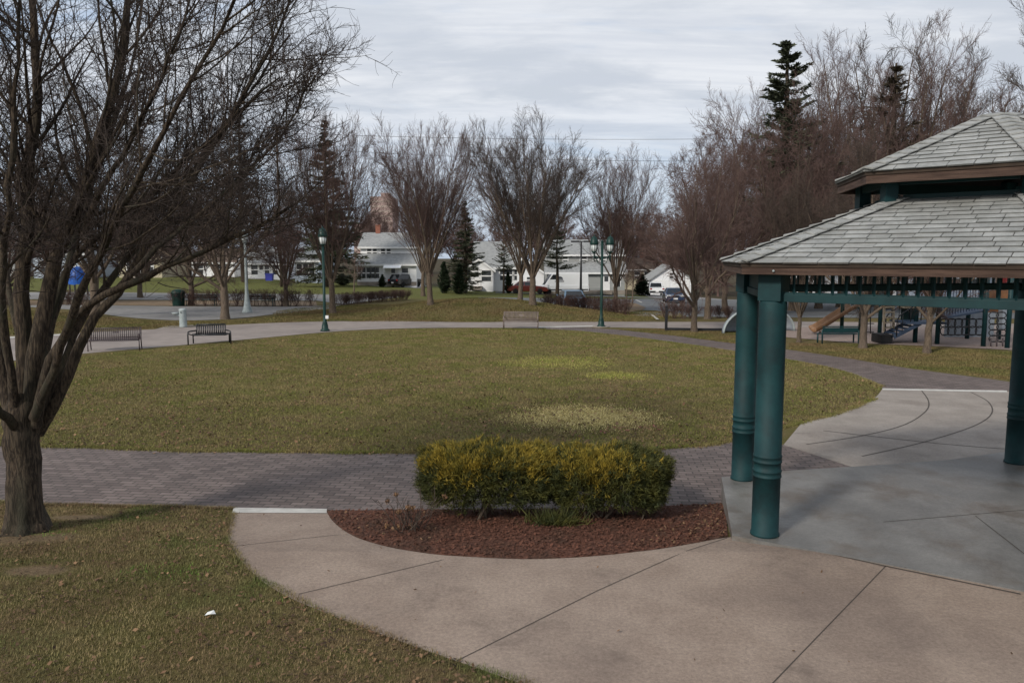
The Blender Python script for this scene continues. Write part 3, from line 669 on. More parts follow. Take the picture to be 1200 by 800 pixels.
tr(SP, 415, 346, 292, 30, 1, 'young round headed tree in front of the two storey white house', SM)
LG = 'bare trees round the asphalt court'
tr(R3, 264, 374, 120, 165, .5, 'dark bare tree standing at the front edge of the asphalt court', LG)
tr(R1, 336, 359, 205, 95, 1.5, 'reddish bare tree with a pale trunk at the end of the court hedge', LG)
tr(R2, 224, 358, 190, 120, 3.5, 'reddish bare tree behind the green rubbish bin and green bench', LG)
tr(R3, 113, 371, 70, 190, 2.0, 'bare tree behind the brown slatted bench on the left', LG)
tr(R1, 10, 357, 200, 130, 4.0, 'bare tree with a pale trunk at the far left edge', LG)
tr(R2, 60, 352, 190, 120, 5.2, 'reddish bare tree behind the far left hedge', LG)
tr(R1, 165, 349, 215, 100, 0.9, 'reddish bare tree in front of the cream house', LG)
RG = 'bare trees round the playground'
tr(R1, 814, 389, 165, 120, .4, 'thin dark trunked bare tree beside the low metal rail', RG)
tr(R2, 829, 374, 150, 130, 1.9, 'reddish bare tree with a stout pale trunk right of the car park hedge', RG)
tr(V3, 936, 401, 200, 95, .4, 'small forked bare tree just right of the near teal columns', RG)
tr(R3, 1011, 408, 150, 150, 2.7, 'bare tree with a stout forked trunk right of the green bench', RG)
tr(R2, 1086, 414, 160, 150, 4.4, 'bare tree in front of the playground stairs', RG)
BG = 'tall bare trees massed behind the playground'
for i, (pr, px, d, top, w, lab) in enumerate([
    (R1, 790, 132, 236, 120, 'reddish bare tree rising behind the white garage'),
    (R2, 850, 57, 128, 120, 'dense reddish bare tree to the left of the tall pine'),
    (R1, 868, 75, 120, 120, None), (R1, 915, 56, 120, 130, None), (R2, 960, 66, 95, 140, None), (T2, 985, 72, 55, 130, None),
    (T1, 1020, 78, 40, 140, None), (T2, 1060, 70, 38, 130, None), (T1, 1095, 82, 48, 140, None), (T2, 1130, 68, 80, 130, None),
    (T1, 1150, 84, 95, 120, None), (R2, 1030, 58, 130, 140, None), (T1, 940, 90, 80, 120, None), (R2, 895, 88, 120, 110, None),
    (R1, 930, 60, 175, 140, None), (R2, 990, 54, 165, 140, None), (R1, 1190, 62, 150, 150, None), (R2, 1260, 66, 110, 160, None), (T1, 1330, 70, 60, 160, None)]):
    g = at(px, 340, d); b = Vector((g.x, d, H(g.x, d)))
    place(pr, b, toph(px, top, b), w * 1.25 * d / F, i * 1.37, lab or 'bare tree in the dense brown row rising behind the playground and pavilion roof', BG)
b = Vector((at(1235, 300, 44).x, 44, 0)); place(T1, b, toph(1235, 0, b), 9, 1.0, 'tall spreading bare tree at the right edge above the pavilion roof', BG)

# far-off wood behind the houses: one mass
def wood():
    rg = np.random.default_rng(77); Vs, Fs, o = [], [], 0; arr = []
    for s in range(4):
        nl = 11; az = np.arange(nl) * 2.4; an = np.radians(np.linspace(4, 50, nl)); d = np.stack([np.cos(az) * np.sin(an), np.sin(az) * np.sin(an), np.cos(an)], 1)
        Pn, Rn = trunk_set(2.5, .22, rg); L = np.linspace(9, 6, nl)
        lp, lr_ = walk(np.repeat(Pn[:, -1], nl, 0), d, L, np.full(nl, .1), 6, .08, .05, .2, rg)
        lev = grow([(lp, lr_, L)], [dict(n=9, ang=40, lr=.42, seg=3, t0=.15, rmin=.03), dict(n=8, ang=40, lr=.5, seg=2, t0=.15, rmin=.022, lmin=.5), dict(n=6, ang=42, lr=.6, seg=2, t0=.15, rmin=.017, lmin=.45)], rg)
        arr.append(tubes_np([(Pn, Rn, 6), (lp, lr_, 4)] + [(a_, b_, 3) for a_, b_ in lev]))
    for i in range(80):
        x = -125 + i * 3.3 + rg.normal(0, 1.5); y = rg.uniform(130, 190); hh = rg.uniform(.85, 1.3); v, f = arr[i % 4]
        a = rg.uniform(0, 6.28); c, s = math.cos(a), math.sin(a); Rm = np.array([[c, s, 0], [-s, c, 0], [0, 0, 1]])
        Vs.append((v @ Rm) * hh + np.array([x, y, H(x, y)])); Fs.append(f + o); o += len(v)
    tag(np_mesh('far_wood', np.concatenate(Vs), np.concatenate(Fs), 'twig_red'), kind='stuff')
wood()

# ------------------------------------------------------------------ the big near tree
def big_tree():
    rg = np.random.default_rng(19); D = P(30, 622).y
    base = P(30, 624)
    root = thing('spreading_tree', 'big dark many stemmed bare tree in the near left corner', 'tree', base)
    def W(px, py, dz=0): return np.array(at(px, py, D + dz) - base)
    def poly(pts, n=14):
        q = np.array(smooth_poly([tuple(W(*p)) for p in pts], 8)); s = np.r_[0, np.cumsum(np.linalg.norm(np.diff(q, axis=0), axis=1))]
        u = np.linspace(0, s[-1], n + 1); r_ = np.stack([np.interp(u, s, q[:, i]) for i in range(3)], 1)
        r_[2:] += rg.normal(0, .018, (n - 1, 3)); return r_, s[-1]
    tk, _ = poly([(30, 634), (29, 600), (28, 560), (27, 520), (27, 490), (30, 462)], 16)
    tr_ = np.interp(np.linspace(0, 1, 17), [0, .1, .22, .45, .7, .85, 1], [.33, .25, .212, .195, .195, .215, .17])
    limbs = [([(22, 505, 0), (4, 450, .1), (-12, 370, .2), (-28, 250, .3), (-40, 100, .4), (-52, -80, .5)], .125),
             ([(26, 495, .05), (25, 412, .1), (28, 340, .1), (30, 282, .1), (36, 200, .15), (44, 120, .2), (40, 0, .2), (36, -140, .2)], .160),
             ([(36, 495, 0), (42, 412, 0), (56, 350, .1), (69, 296, .1), (83, 250, .2), (107, 190, .25), (138, 90, .3), (152, 0, .4), (160, -110, .5)], .165),
             ([(42, 500, -.05), (50, 450, -.1), (60, 412, -.2), (82, 379, -.2), (110, 351, -.3), (137, 340, -.4), (170, 324, -.5), (200, 312, -.6), (250, 290, -.8), (300, 266, -.9), (345, 238, -1)], .100),
             ([(44, 508, .1), (70, 462, .1), (90, 412, .2), (104, 379, .3), (132, 355, .4), (150, 322, .5), (170, 290, .6), (193, 257, .8), (245, 180, 1.0), (300, 90, 1.2), (342, 0, 1.4)], .105),
             ([(40, 475, .1), (46, 405, .3), (77, 320, .6), (121, 275, .8), (156, 248, .9), (205, 200, 1.0), (272, 140, 1.2), (330, 90, 1.3)], .085),
             ([(20, 490, -.1), (6, 400, -.4), (2, 330, -.6), (8, 230, -.8), (18, 110, -1), (24, -40, -1.1)], .085),
             ([(40, 490, -.15), (66, 420, -.5), (92, 350, -.9), (145, 240, -1.4), (205, 130, -1.8), (262, 30, -2.1), (300, -60, -2.3)], .08),
             ([(36, 480, .2), (66, 360, 1.0), (108, 215, 1.8), (152, 85, 2.3), (176, -40, 2.7)], .09),
             ([(44, 490, .1), (84, 400, .5), (138, 315, .9), (205, 225, 1.3), (275, 135, 1.7), (338, 45, 2.0)], .08),
             ([(135, 341, -.4), (175, 300, -.1), (225, 258, .2), (280, 212, .4), (330, 160, .6), (368, 92, .8)], .050),
             ([(16, 500, -.2), (-6, 460, -.8), (-20, 400, -1.3), (-60, 300, -1.8), (-90, 180, -2.2)], .075),
             ([(30, 470, .2), (10, 330, 1.2), (-15, 180, 2.0), (-30, 40, 2.5)], .075),
             ([(100, 260, .2), (140, 190, -.2), (180, 110, -.6), (215, 20, -.9), (235, -60, -1)], .055)]
    lb, lr_, LL = [], [], []
    for pts, r in limbs:
        q, L = poly(pts, 16); lb.append(q); LL.append(L); u = np.linspace(0, 1, 17); lr_.append(r * .72 * (1 - .82 * u ** .85) * (1 + .05 * np.sin(u * 20 + r * 99)))
    lb, lr_, LL = np.array(lb), np.array(lr_), np.array(LL)
    V, Fc = tubes_np([(tk[None], tr_[None], 28)])
    # buttressed root flare and burls
    ang = np.arctan2(V[:, 1], V[:, 0]); k = np.clip(1 - V[:, 2] / .5, 0, 1)
    mul = 1 + k * .28 * np.maximum(0, np.sin(ang * 5 + 1)) + .05 * np.sin(ang * 3 + V[:, 2] * 4) + .04 * np.sin(ang * 7 - V[:, 2] * 9)
    c = np.repeat(tk[:, :2], 28, 0); V[:, :2] = c + (V[:, :2] - c) * mul[:, None]
    np_mesh('trunk', V, Fc, 'bark_dark', root, True)
    for q, r in zip(lb, lr_):
        V, Fc = tubes_np([(q[None], r[None], 14)]); V += rg.normal(0, .0035, V.shape); np_mesh('limb', V, Fc, 'bark_dark', root, True)
    lev = grow([(lb, lr_, LL)], [dict(n=24, ang=36, sd=12, lr=.36, rr=.42, t0=.26, fall=.45, seg=9, jit=.09, trop=.06, tip=.25, rmin=.010),
                                 dict(n=11, ang=42, sd=13, lr=.44, rr=.46, t0=.12, fall=.35, seg=6, jit=.13, trop=.03, tip=.4, rmin=.0048, lmin=.3),
                                 dict(n=7, ang=42, sd=14, lr=.50, rr=.6, t0=.12, fall=.3, seg=4, jit=.14, trop=.03, tip=.6, rmin=.0030, lmin=.18)], rg)
    def prune(A, B, zl):
        z = A[:, :, 2].min(1) + base.z; k = (z > zl) | (rg.uniform(0, 1, len(z)) < np.clip((z - zl + .7) / 1.6, .0, 1)); return A[k], B[k]
    lev = [prune(*lev[0], 3.6), prune(*lev[1], 3.75), prune(*lev[2], 3.8)]
    V, Fc = tubes_np([(lev[0][0], lev[0][1], 6)]); np_mesh('branches', V, Fc, 'bark_dark', root, True)
    V, Fc = tubes_np([(a, b, 3) for a, b in lev[1:]]); np_mesh('crown', V, Fc, 'twig_dark', root)
big_tree()

# ------------------------------------------------------------------ evergreens
def tris_on(Pc, dirs, L, W_, rg):
    n = len(Pc); v = rg.normal(0, 1, (n, 3)); s = norm(np.cross(dirs, v)); L = L[:, None]; W_ = W_[:, None]
    return np.stack([Pc - s * W_ / 2, Pc + s * W_ / 2, Pc + dirs * L], 1).reshape(-1, 3)
def conifer(name, seed, h, rad, nbr, foliage, droop, gap=0, dens=9, blade=.5, z0=.1, power=.85, bark='bark_dark', width=.16):
    rg = np.random.default_rng(seed); root = thing(name, None, None)
    z = np.linspace(0, h, 12); Pn = np.stack([rg.normal(0, .03, 12).cumsum(), rg.normal(0, .03, 12).cumsum(), z], 1)[None]; Pn[0, 0] = (0, 0, -.3)
    Rn = (h * .016 * (1.15 - z / h))[None]
    t = np.sort(rg.uniform(z0, 1, nbr)) if not gap else np.clip(np.repeat(np.linspace(z0, .99, gap), nbr // gap) + rg.normal(0, .012, nbr // gap * gap), z0, 1)
    n = len(t); az = rg.uniform(0, 6.283, n); L = rad * np.maximum(.04, (1 - t)) ** power * rg.uniform(.55, 1.15, n) * (1.0 if not gap else rg.uniform(.5, 1.2, n))
    el = droop + .5 * t ** 2 + rg.normal(0, .09, n)
    d = np.stack([np.cos(az) * np.cos(el), np.sin(az) * np.cos(el), np.sin(el)], 1)
    p = np.stack([np.interp(t * h, z, Pn[0, :, i]) for i in range(3)], 1)
    bp, br = walk(p, d, L, np.full(n, .03) * (1.3 - t), 5, .06, .04, .3, rg)
    V, Fc = tubes_np([(Pn, Rn, 10), (bp, br, 4)]); np_mesh('trunk', V, Fc, bark, root, True)
    k = max(3, int(dens)); u = rg.uniform(.18, 1.04, (n, k * 8)); s = np.clip(u * 5, 0, 4.999); i = s.astype(int); f = (s - i)[..., None]; ar = np.arange(n)[:, None]
    Pc = bp[ar, i] * (1 - f) + bp[ar, i + 1] * f; tan = norm(bp[ar, i + 1] - bp[ar, i])
    side = norm(np.cross(tan, np.array([0, 0, 1.0]))); w = (rg.normal(0, .17, (n, k * 8)) * L[:, None] * (1.15 - u) + rg.normal(0, .05, (n, k * 8)))[..., None]
    Pc = Pc + side * w + np.array([0, 0, 1.0]) * (rg.normal(-.04, .07, (n, k * 8)) * (1.2 - t)[:, None])[..., None]
    dr = norm(tan + side * np.sign(w) * .7 + rg.normal(0, .45, Pc.shape) + np.array([0, 0, -.12]))
    m = Pc.shape[0] * Pc.shape[1]; Pc = Pc.reshape(-1, 3); dr = dr.reshape(-1, 3)
    tt = np.repeat(t, k * 8); V = tris_on(Pc, dr, blade * rg.uniform(.5, 1.3, m) * (.3 + .7 * (1 - tt)), width * rg.uniform(.5, 1.3, m), rg)
    np_mesh('foliage', V, np.arange(len(V)).reshape(-1, 3), foliage, root)
    root['h'] = h; root['w'] = rad * 2; return root
def evg(pr, px, d, top, wpx, label, rz=0, base=None):
    g = at(px, 340, d); b = Vector((g.x, d, H(g.x, d))); place(pr, b, toph(px, top, b), wpx * 1.35 * d / F, rz, label)
SPR = conifer('spruce_tree', 1, 16, 3.4, 190, 'needle', -.16, dens=9, blade=.55, z0=.06, width=.12, power=1.0)
SPB = conifer('spruce_tree', 2, 16, 3.8, 110, 'needle_brown', .02, dens=5, blade=.6, z0=.12, width=.08, power=.9)
PIN = conifer('pine_tree', 3, 12, 3.6, 90, 'needle', .08, gap=9, dens=11, blade=.38, z0=.42, power=.5, width=.10)
TPN = conifer('pine_tree', 31, 16, 3.4, 150, 'needle', .16, gap=15, dens=11, blade=.5, z0=.3, power=.62, width=.10)
YEW = conifer('yew_shrub', 4, 4, 1.1, 160, 'yew', .9, dens=8, blade=.25, z0=.02, power=.45, width=.09)
evg(SPR, 384, 92, 142, 82, 'dark spruce tree rising behind the tree by the single lamp post', .3)
evg(SPR, 545, 88, 236, 52, 'dark narrow spruce beside the small white gabled house', 1.3)
evg(PIN, 653, 82, 268, 60, 'ragged open pine with flat shelves of needles in front of the grey house', .6)
evg(PIN, 590, 90, 280, 34, 'thin pine right of the small white gabled house', 2.6)
evg(SPB, 287, 96, 118, 80, 'tall thin needled dark conifer behind the asphalt court', .5)
evg(SPB, 172, 92, 150, 84, 'dark conifer in front of the cream house', 2.0)
evg(TPN, 913, 66, 54, 150, 'tallest green pine with tufted top above the brown trees', 1.9)
evg(SPB, 1037, 70, 74, 170, 'brownish thin conifer among bare trees above the pavilion roof', 3.1)
evg(YEW, 521, 85, 308, 20, 'clipped dark conical yew, left of the pair by the white house', 0)
evg(YEW, 538, 84, 311, 22, 'clipped dark conical yew, right of the pair by the white house', 2)
for (px, d, top, w, lab) in ((752, 104, 322, 24, 'rounded dark evergreen shrub left of the pickup'), (596, 91, 320, 14, 'dark evergreen shrub at the right corner of the white gabled house'),
                             (448, 96, 322, 12, 'dark shrub beside the white awning of the left house'), (402, 97, 321, 22, 'low dark hedge shrub left of the two storey white house')):
    evg(YEW, px, d, top, w, lab, px)

# ------------------------------------------------------------------ golden shrubs in the mulch bed
def golden(px0, px1, ytop, ybase, label, seed, darkright=0):
    rg = np.random.default_rng(seed); b = P((px0 + px1) / 2, ybase + 6); D = b.y + .55
    rx = (px1 - px0) / 2 * D / F; ry = min(.62, rx); h = at(600, ytop, D + ry * .7).z - b.z
    root = thing('golden_cypress_shrub', label, 'shrub', (b.x, D, b.z), 0, 'clipped golden shrubs in the mulch bed')
    # several leaning stems
    n = 9; az = rg.uniform(0, 6.28, n); el = rg.uniform(.75, 1.35, n); d = np.stack([np.cos(az) * np.cos(el), np.sin(az) * np.cos(el) * .6, np.sin(el)], 1)
    p = np.stack([rg.normal(0, rx * .22, n), rg.normal(-.12, .12, n), np.full(n, -.05)], 1); L = rg.uniform(.6, .95, n) * h
    sp, sr = walk(p, d, L, rg.uniform(.012, .026, n), 6, .12, .03, .4, rg)
    lev = grow([(sp, sr, L)], [dict(n=8, ang=45, lr=.6, t0=.3, seg=4, jit=.12, tip=.4, rmin=.005), dict(n=5, ang=45, lr=.5, t0=.2, seg=3, jit=.12, tip=.5, rmin=.003)], rg)
    V, Fc = tubes_np([(sp, sr, 6), (lev[0][0], lev[0][1], 4), (lev[1][0], lev[1][1], 3)]); np_mesh('stems', V, Fc, 'bark', root, True)
    # feathery sprays: clump centres in a flat-topped rounded volume
    def vol(m):
        q = rg.uniform(-1, 1, (m * 3, 3)); q[:, 2] = q[:, 2] * .5 + .5
        e = (np.abs(q[:, 0]) ** 3.6 + np.abs(q[:, 1]) ** 2.6) ** (1 / 2.9)
        lim = np.where(q[:, 2] > .45, 1.0, .80 + .44 * q[:, 2]); top = 1 - .09 * e ** 4 + .03 * np.sin(q[:, 0] * 7 + seed * 2)
        q = q[(e < lim) & (q[:, 2] < top)][:m]; return q
    lump = lambda x, y, z: 1 + .06 * np.sin(x * 9 + seed) * np.cos(y * 7 + z * 6) + .035 * np.sin(x * 23 + y * 17 + seed) * np.cos(z * 19)
    q = vol(9000); e = np.maximum(np.abs(q[:, 0]), np.abs(q[:, 1])); zz = q[:, 2]
    keep = (e > .52) | (zz > .72); q = q[keep & ((zz > .17) | ((rg.uniform(0, 1, len(zz)) < .28) & (zz > .06) & (np.abs(q[:, 0] - .05) > .32)))]
    base = .2
    C = np.stack([q[:, 0] * rx, q[:, 1] * ry, base * .35 + q[:, 2] * (h - base * .35)], 1) * lump(q[:, 0], q[:, 1], q[:, 2])[:, None]
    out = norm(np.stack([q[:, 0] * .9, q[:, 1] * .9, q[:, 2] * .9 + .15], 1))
    g = q[:, 2] + .16 * np.maximum(0, -q[:, 1]) + rg.normal(0, .16, len(q)) + .13 * np.sin(q[:, 0] * 5 + seed) - darkright * np.maximum(0, q[:, 0] - .3) * .5  # gold above, green below: real leaf colours, split raised to paint in shading
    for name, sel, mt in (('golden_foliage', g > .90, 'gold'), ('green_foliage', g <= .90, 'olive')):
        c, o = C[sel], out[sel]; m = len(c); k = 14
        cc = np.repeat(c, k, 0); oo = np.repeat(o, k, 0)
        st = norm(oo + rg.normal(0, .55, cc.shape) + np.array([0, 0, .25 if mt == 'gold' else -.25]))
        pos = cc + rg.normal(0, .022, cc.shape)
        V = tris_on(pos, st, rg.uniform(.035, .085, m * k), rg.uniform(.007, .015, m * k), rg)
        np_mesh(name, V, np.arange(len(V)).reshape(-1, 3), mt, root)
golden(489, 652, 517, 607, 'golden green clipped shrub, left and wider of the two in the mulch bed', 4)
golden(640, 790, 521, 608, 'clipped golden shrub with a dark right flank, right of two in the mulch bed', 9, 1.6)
def low_green():
    rg = np.random.default_rng(2); b = P(650, 616); root = thing('fern_tuft', 'small drooping dark green tuft at the foot of the golden shrubs', 'plant', b)
    n = 900; a = rg.uniform(0, 6.28, n); el = rg.uniform(.2, 1.3, n); d = np.stack([np.cos(a) * np.cos(el), np.sin(a) * np.cos(el), np.sin(el)], 1)
    V = tris_on(rg.normal(0, .07, (n, 3)) * np.array([2.2, 1, .4]) + np.array([0, 0, .05]), d, rg.uniform(.08, .24, n), rg.uniform(.008, .016, n), rg)
    np_mesh('leaves', V, np.arange(len(V)).reshape(-1, 3), 'olive', root)
low_green()
def bare_shrub():
    rg = np.random.default_rng(6); b = P(484, 622); root = thing('hydrangea_shrub', 'bare twiggy shrub with a few dead flower heads at the left of the mulch bed', 'shrub', b)
    n = 26; az = rg.uniform(0, 6.28, n); el = rg.uniform(.6, 1.5, n); d = np.stack([np.cos(az) * np.cos(el), np.sin(az) * np.cos(el), np.sin(el)], 1)
    p = rg.normal(0, .06, (n, 3)) * np.array([1.6, 1, 0]); L = rg.uniform(.25, .62, n)
    sp, sr = walk(p, d, L, np.full(n, .006), 6, .12, .03, .6, rg)
    lev = grow([(sp, sr, L)], [dict(n=4, ang=40, lr=.45, t0=.3, seg=3, tip=.6, rmin=.003)], rg)
    V, Fc = tubes_np([(sp, sr, 5), (lev[0][0], lev[0][1], 3)]); np_mesh('stems', V, Fc, 'twig', root)
    for i in range(9):
        mb = MB(); c = sp[i, -1] if i < 6 else rg.normal(0, .1, 3) * np.array([1.5, 1, 0]) + np.array([-.1, -.05, .05])
        for _ in range(46):
            v = Vector(rg.normal(0, 1, 3)).normalized(); q = Vector(c) + v * rg.uniform(.01, .042); w = Vector(rg.normal(0, 1, 3)).normalized() * .012; u = v.cross(w).normalized() * .012
            mb.quad(q - w, q - u, q + w, q + u)
        mb.build('flower_head', 'hydrangea', root)
bare_shrub()

# bare clipped hedges
def hedge(pts, w, h, label, n_per_m=70, seed=0):
    rg = np.random.default_rng(seed); P0 = Vector(pts[0]); P1 = Vector(pts[1]); L = (P1 - P0).length; t = (P1 - P0) / L; nrm = Vector((-t.y, t.x, 0)).normalized()
    root = thing('bare_hedge', label, 'hedge', P0, 0, 'bare clipped hedges')
    n = int(L * n_per_m * .35); s = rg.integers(0, max(2, int(L / .55)) + 1, n) * .55 + rg.normal(0, .1, n); s = np.clip(s, 0, L); y = rg.normal(0, w * .14, n)
    p = np.array(t)[None] * s[:, None] + np.array(nrm)[None] * y[:, None]; p[:, 2] -= .05
    d = norm(np.array(t)[None] * rg.normal(0, .28, n)[:, None] + np.array(nrm)[None] * rg.normal(0, .35, n)[:, None] + np.array([0, 0, 1.0]))
    Ls = h * rg.uniform(.8, 1.02, n); sp, sr = walk(p, d, Ls, np.full(n, .012), 4, .08, 0, .6, rg)
    lev = grow([(sp, sr, Ls)], [dict(n=8, ang=42, lr=.42, t0=.3, seg=3, jit=.14, tip=.5, rmin=.007), dict(n=4, ang=45, lr=.5, t0=.2, seg=2, tip=.6, rmin=.006, lmin=.12)], rg)
    V, Fc = tubes_np([(sp, sr, 4), (lev[0][0], lev[0][1], 3), (lev[1][0], lev[1][1], 3)])
    V[:, 2] = np.minimum(V[:, 2], h + .04 * np.sin(V[:, 0] * 3) + (V[:, 0] * t.x + V[:, 1] * t.y) * t.z)
    np_mesh('stems', V, Fc, 'hedge_twig', root)
hedge((P(205, 358.6), P(366, 358.8)), 1.0, 1.35, 'long bare reddish hedge behind the two green benches', 60, 1)
hedge((P(397, 358), P(478, 351)), 1.0, 1.0, 'bare hedge right of the single lamp post', 70, 2)
hedge((P(-40, 359), P(20, 358)), 1.0, 1.3, 'bare hedge at the far left edge', 60, 3)
hedge((P(56, 357), P(104, 358)), 1.0, 1.2, 'bare hedge below the blue tarpaulin', 60, 4)
hedge((P(640, 362), P(736, 369.5)), 1.0, 1.2, 'bare hedge behind the double lamp post', 80, 5)
hedge((P(779, 373), P(816, 373.5)), .9, 1.1, 'bare hedge between the low rail and the sedan', 90, 6)
hedge((P(832, 372.5), P(860, 373)), .9, .8, 'low bare hedge right of the stout pale trunk', 90, 7)
# ------------------------------------------------------------------ pavilion
K = .92
def Q(x, y, z): return Vector((x * K, y * K, CZ + z * K))
def onslab(px, py):
    d = ray(px, py); t = -3.7 / d.z; return Vector((d.x * t, d.y * t))
def pavilion():
    O = Vector((7.0, 11.35)); SL = -3.7 + .02
    PE = [Vector(p) for p in ((2.93, 9.87), (3.55, 13.0), (9.24, 14.05), (10.95, 11.3), (9.35, 8.05), (5.75, 7.55))]
    cA, cB, cC = onslab(896, 627), onslab(869.5, 562), onslab(1190, 543)
    CO = [cA, cB, cC] + [p + (O - p).normalized() * .38 for p in PE[3:]]
    root = thing('pavilion', 'six sided open park pavilion with grey shingled two tier roof and teal columns', 'pavilion', (O.x * K, O.y * K, .3))
    RT = Vector((O.x * K, O.y * K, .3))
    def L(p, z): return Q(p.x, p.y, z) - RT
    # floor slab
    ring = [onslab(*q) for q in ((858, 629), (845.5, 560), (913, 553), (1041, 545), (1110, 540), (1176, 530.5), (1300, 514))] + [Vector((12.0, 12.0)), Vector((10.0, 7.2))] + [onslab(1330, 721), onslab(1200, 694.5), onslab(1030, 661)]
    mb = MB(); mb.prism([L(p, SL) for p in ring[::-1]], (0, 0, -.6))
    mb.cur = 1
    def strip(a, b, w=.006):
        a, b = onslab(*a), onslab(*b); n = Vector((-(b - a).y, (b - a).x)).normalized() * w
        mb.quad(L(a + n, SL + .004), L(a - n, SL + .004), L(b - n, SL + .004), L(b + n, SL + .004))
    strip((1035, 613), (1330, 588)); strip((1143, 606), (1215, 662))
    mb.build('floor_slab', ['slab', 'joint'], root)
    # columns
    for i, c in enumerate(CO):
        z0, z1 = SL, -.56; m = MB()
        zb1 = at(896, 553, cA.y).z - CZ; zb2 = at(896, 536, cA.y).z - CZ
        prof = [(.188, z0), (.188, z0 + .03), (.176, z0 + .035)]
        for zb in (zb1, zb2): prof += [(.1755, zb - .052), (.186, zb - .048), (.186, zb - .030), (.181, zb - .026), (.181, zb + .022), (.186, zb + .026), (.186, zb + .044), (.1755, zb + .048)]
        prof += [(.174, -1.4), (.174, z1 - .03), (.166, z1)]
        m.lathe([(r * K, (z) * K + CZ - .3) for r, z in prof], 40, (c.x * K - RT.x, c.y * K - RT.y, 0))
        col = m.build('column', 'teal', root)
        e = (O - c); m = MB(); m.box(L(c, (z1 - .16) / 2 - .0) + Vector((0, 0, 0)), (.30 * K, .30 * K, (.40) * K), math.atan2(e.y, e.x) + .5)
        m.build('post_block', 'teal_dark', col, bevel=.006)
    EZ, TZ = -.07, .80          # eave and top-of-lower-roof heights
    kT = .398; UZ0, UZ1 = 1.15, 2.02
    def lerp(k, p): return O + (p - O) * k
    low = [[L(p, EZ) for p in PE], [L(lerp(kT, p), TZ) for p in PE]]
    UE = [lerp(.55, p) for p in PE]
    upp = [[L(p, UZ0) for p in UE], [L(lerp(.03, p), UZ1) for p in PE]]
    def roof(name, rings, thick):
        m = MB(); n = 6; d = Vector((0, 0, -thick))
        vs = rings[0] + rings[1] + [v + d for v in rings[0]] + [v + d for v in rings[1]]
        fs = []
        for i in range(n):
            j = (i + 1) % n; fs += [(i, j, n + j, n + i), (2 * n + j, 2 * n + i, 3 * n + i, 3 * n + j), (i, 2 * n + i, 2 * n + j, j), (n + j, 3 * n + j, 3 * n + i, n + i)]
        m.add(vs, fs); base = m.build(name, 'dark_wood', root)
        # courses of shingles
        sh = MB(); rg = random.Random(5)
        for i in range(n):
            a, b = rings[0][i], rings[0][(i + 1) % n]; e, c = rings[1][i], rings[1][(i + 1) % n]
            u = (b - a).normalized(); nrm = (b - a).cross(e - a).normalized()
            if nrm.z < 0: nrm = -nrm
            sl = (e - a) - u * (e - a).dot(u); nr = max(3, round(sl.length / (.165 * K))); vdir = sl.normalized(); row = sl.length / nr
            ov = Vector(vdir) * -.03
            for r in range(nr):
                t0, t1 = r / nr, (r + 1.25) / nr
                l0 = (a + (e - a) * t0 - a).dot(u); r0 = (b + (c - b) * t0 - a).dot(u)
                x = l0 - rg.uniform(0, .35)
                while x < r0:
                    w = rg.choice((.20, .26, .30, .36, .42)) * K; x0, x1 = max(x, l0), min(x + w - .009, r0)
                    if x1 - x0 > .03:
                        up = rg.uniform(.016, .024); p0 = a + vdir * (row * r) + (ov if r == 0 else Vector()) + vdir * rg.uniform(-.008, .004); p1 = a + vdir * (row * (r + 1.15))
                        s1 = 0; lt = (a + (e - a) * min(1, t1) - a).dot(u); rt = (b + (c - b) * min(1, t1) - a).dot(u)
                        y0, y1 = max(x0, lt), min(x1, rt)
                        if y1 <= y0: y0 = y1 = (x0 + x1) / 2
                        A_ = p0 + u * x0 + nrm * up; B_ = p0 + u * x1 + nrm * up; C_ = p1 + u * y1 + nrm * .004; D_ = p1 + u * y0 + nrm * .004
                        A2 = p0 + u * x0 + nrm * .001 + vdir * .012; B2 = p0 + u * x1 + nrm * .001 + vdir * .012
                        sh.add([A_, B_, C_, D_, A2, B2], [(0, 1, 2, 3), (4, 5, 1, 0), (4, 0, 3), (1, 5, 2)])
                    x += w
        sh.build('shingles', 'shingle', base)
        for i in range(n):
            hc = MB()
            a, e = rings[0][i], rings[1][i]; prv = rings[0][i - 1]; nx = rings[0][(i + 1) % n]
            h = (e - a); Ln = h.length; h.normalize(); ns = int(Ln / (.20 * K))
            w1 = (nx - a).normalized(); w1 = (w1 - h * w1.dot(h)).normalized() ; w2 = (prv - a).normalized(); w2 = (w2 - h * w2.dot(h)).normalized()
            for s in range(ns):
                p = a + h * (Ln * s / ns - (.03 if s == 0 else 0)); q = a + h * (Ln * (s + 1.3) / ns) if s < ns - 1 else e
                for w in (w1, w2):
                    up = Vector((0, 0, .070)); u2 = Vector((0, 0, .034)); W_ = .15 * K
                    dn = (w1 + w2) * .0
                    hc.add([p + up, p + up + w * W_ + Vector((0, 0, -.006)), q + u2 + w * W_, q + u2, p + up - Vector((0, 0, .02)), p + up + w * W_ - Vector((0, 0, .026))], [(0, 1, 2, 3), (4, 5, 1, 0), (1, 5, 2)])
            hc.build('hip_cap', 'shingle', base)
        return base
    roof('lower_roof', low, .05)
    roof('upper_roof', upp, .05)
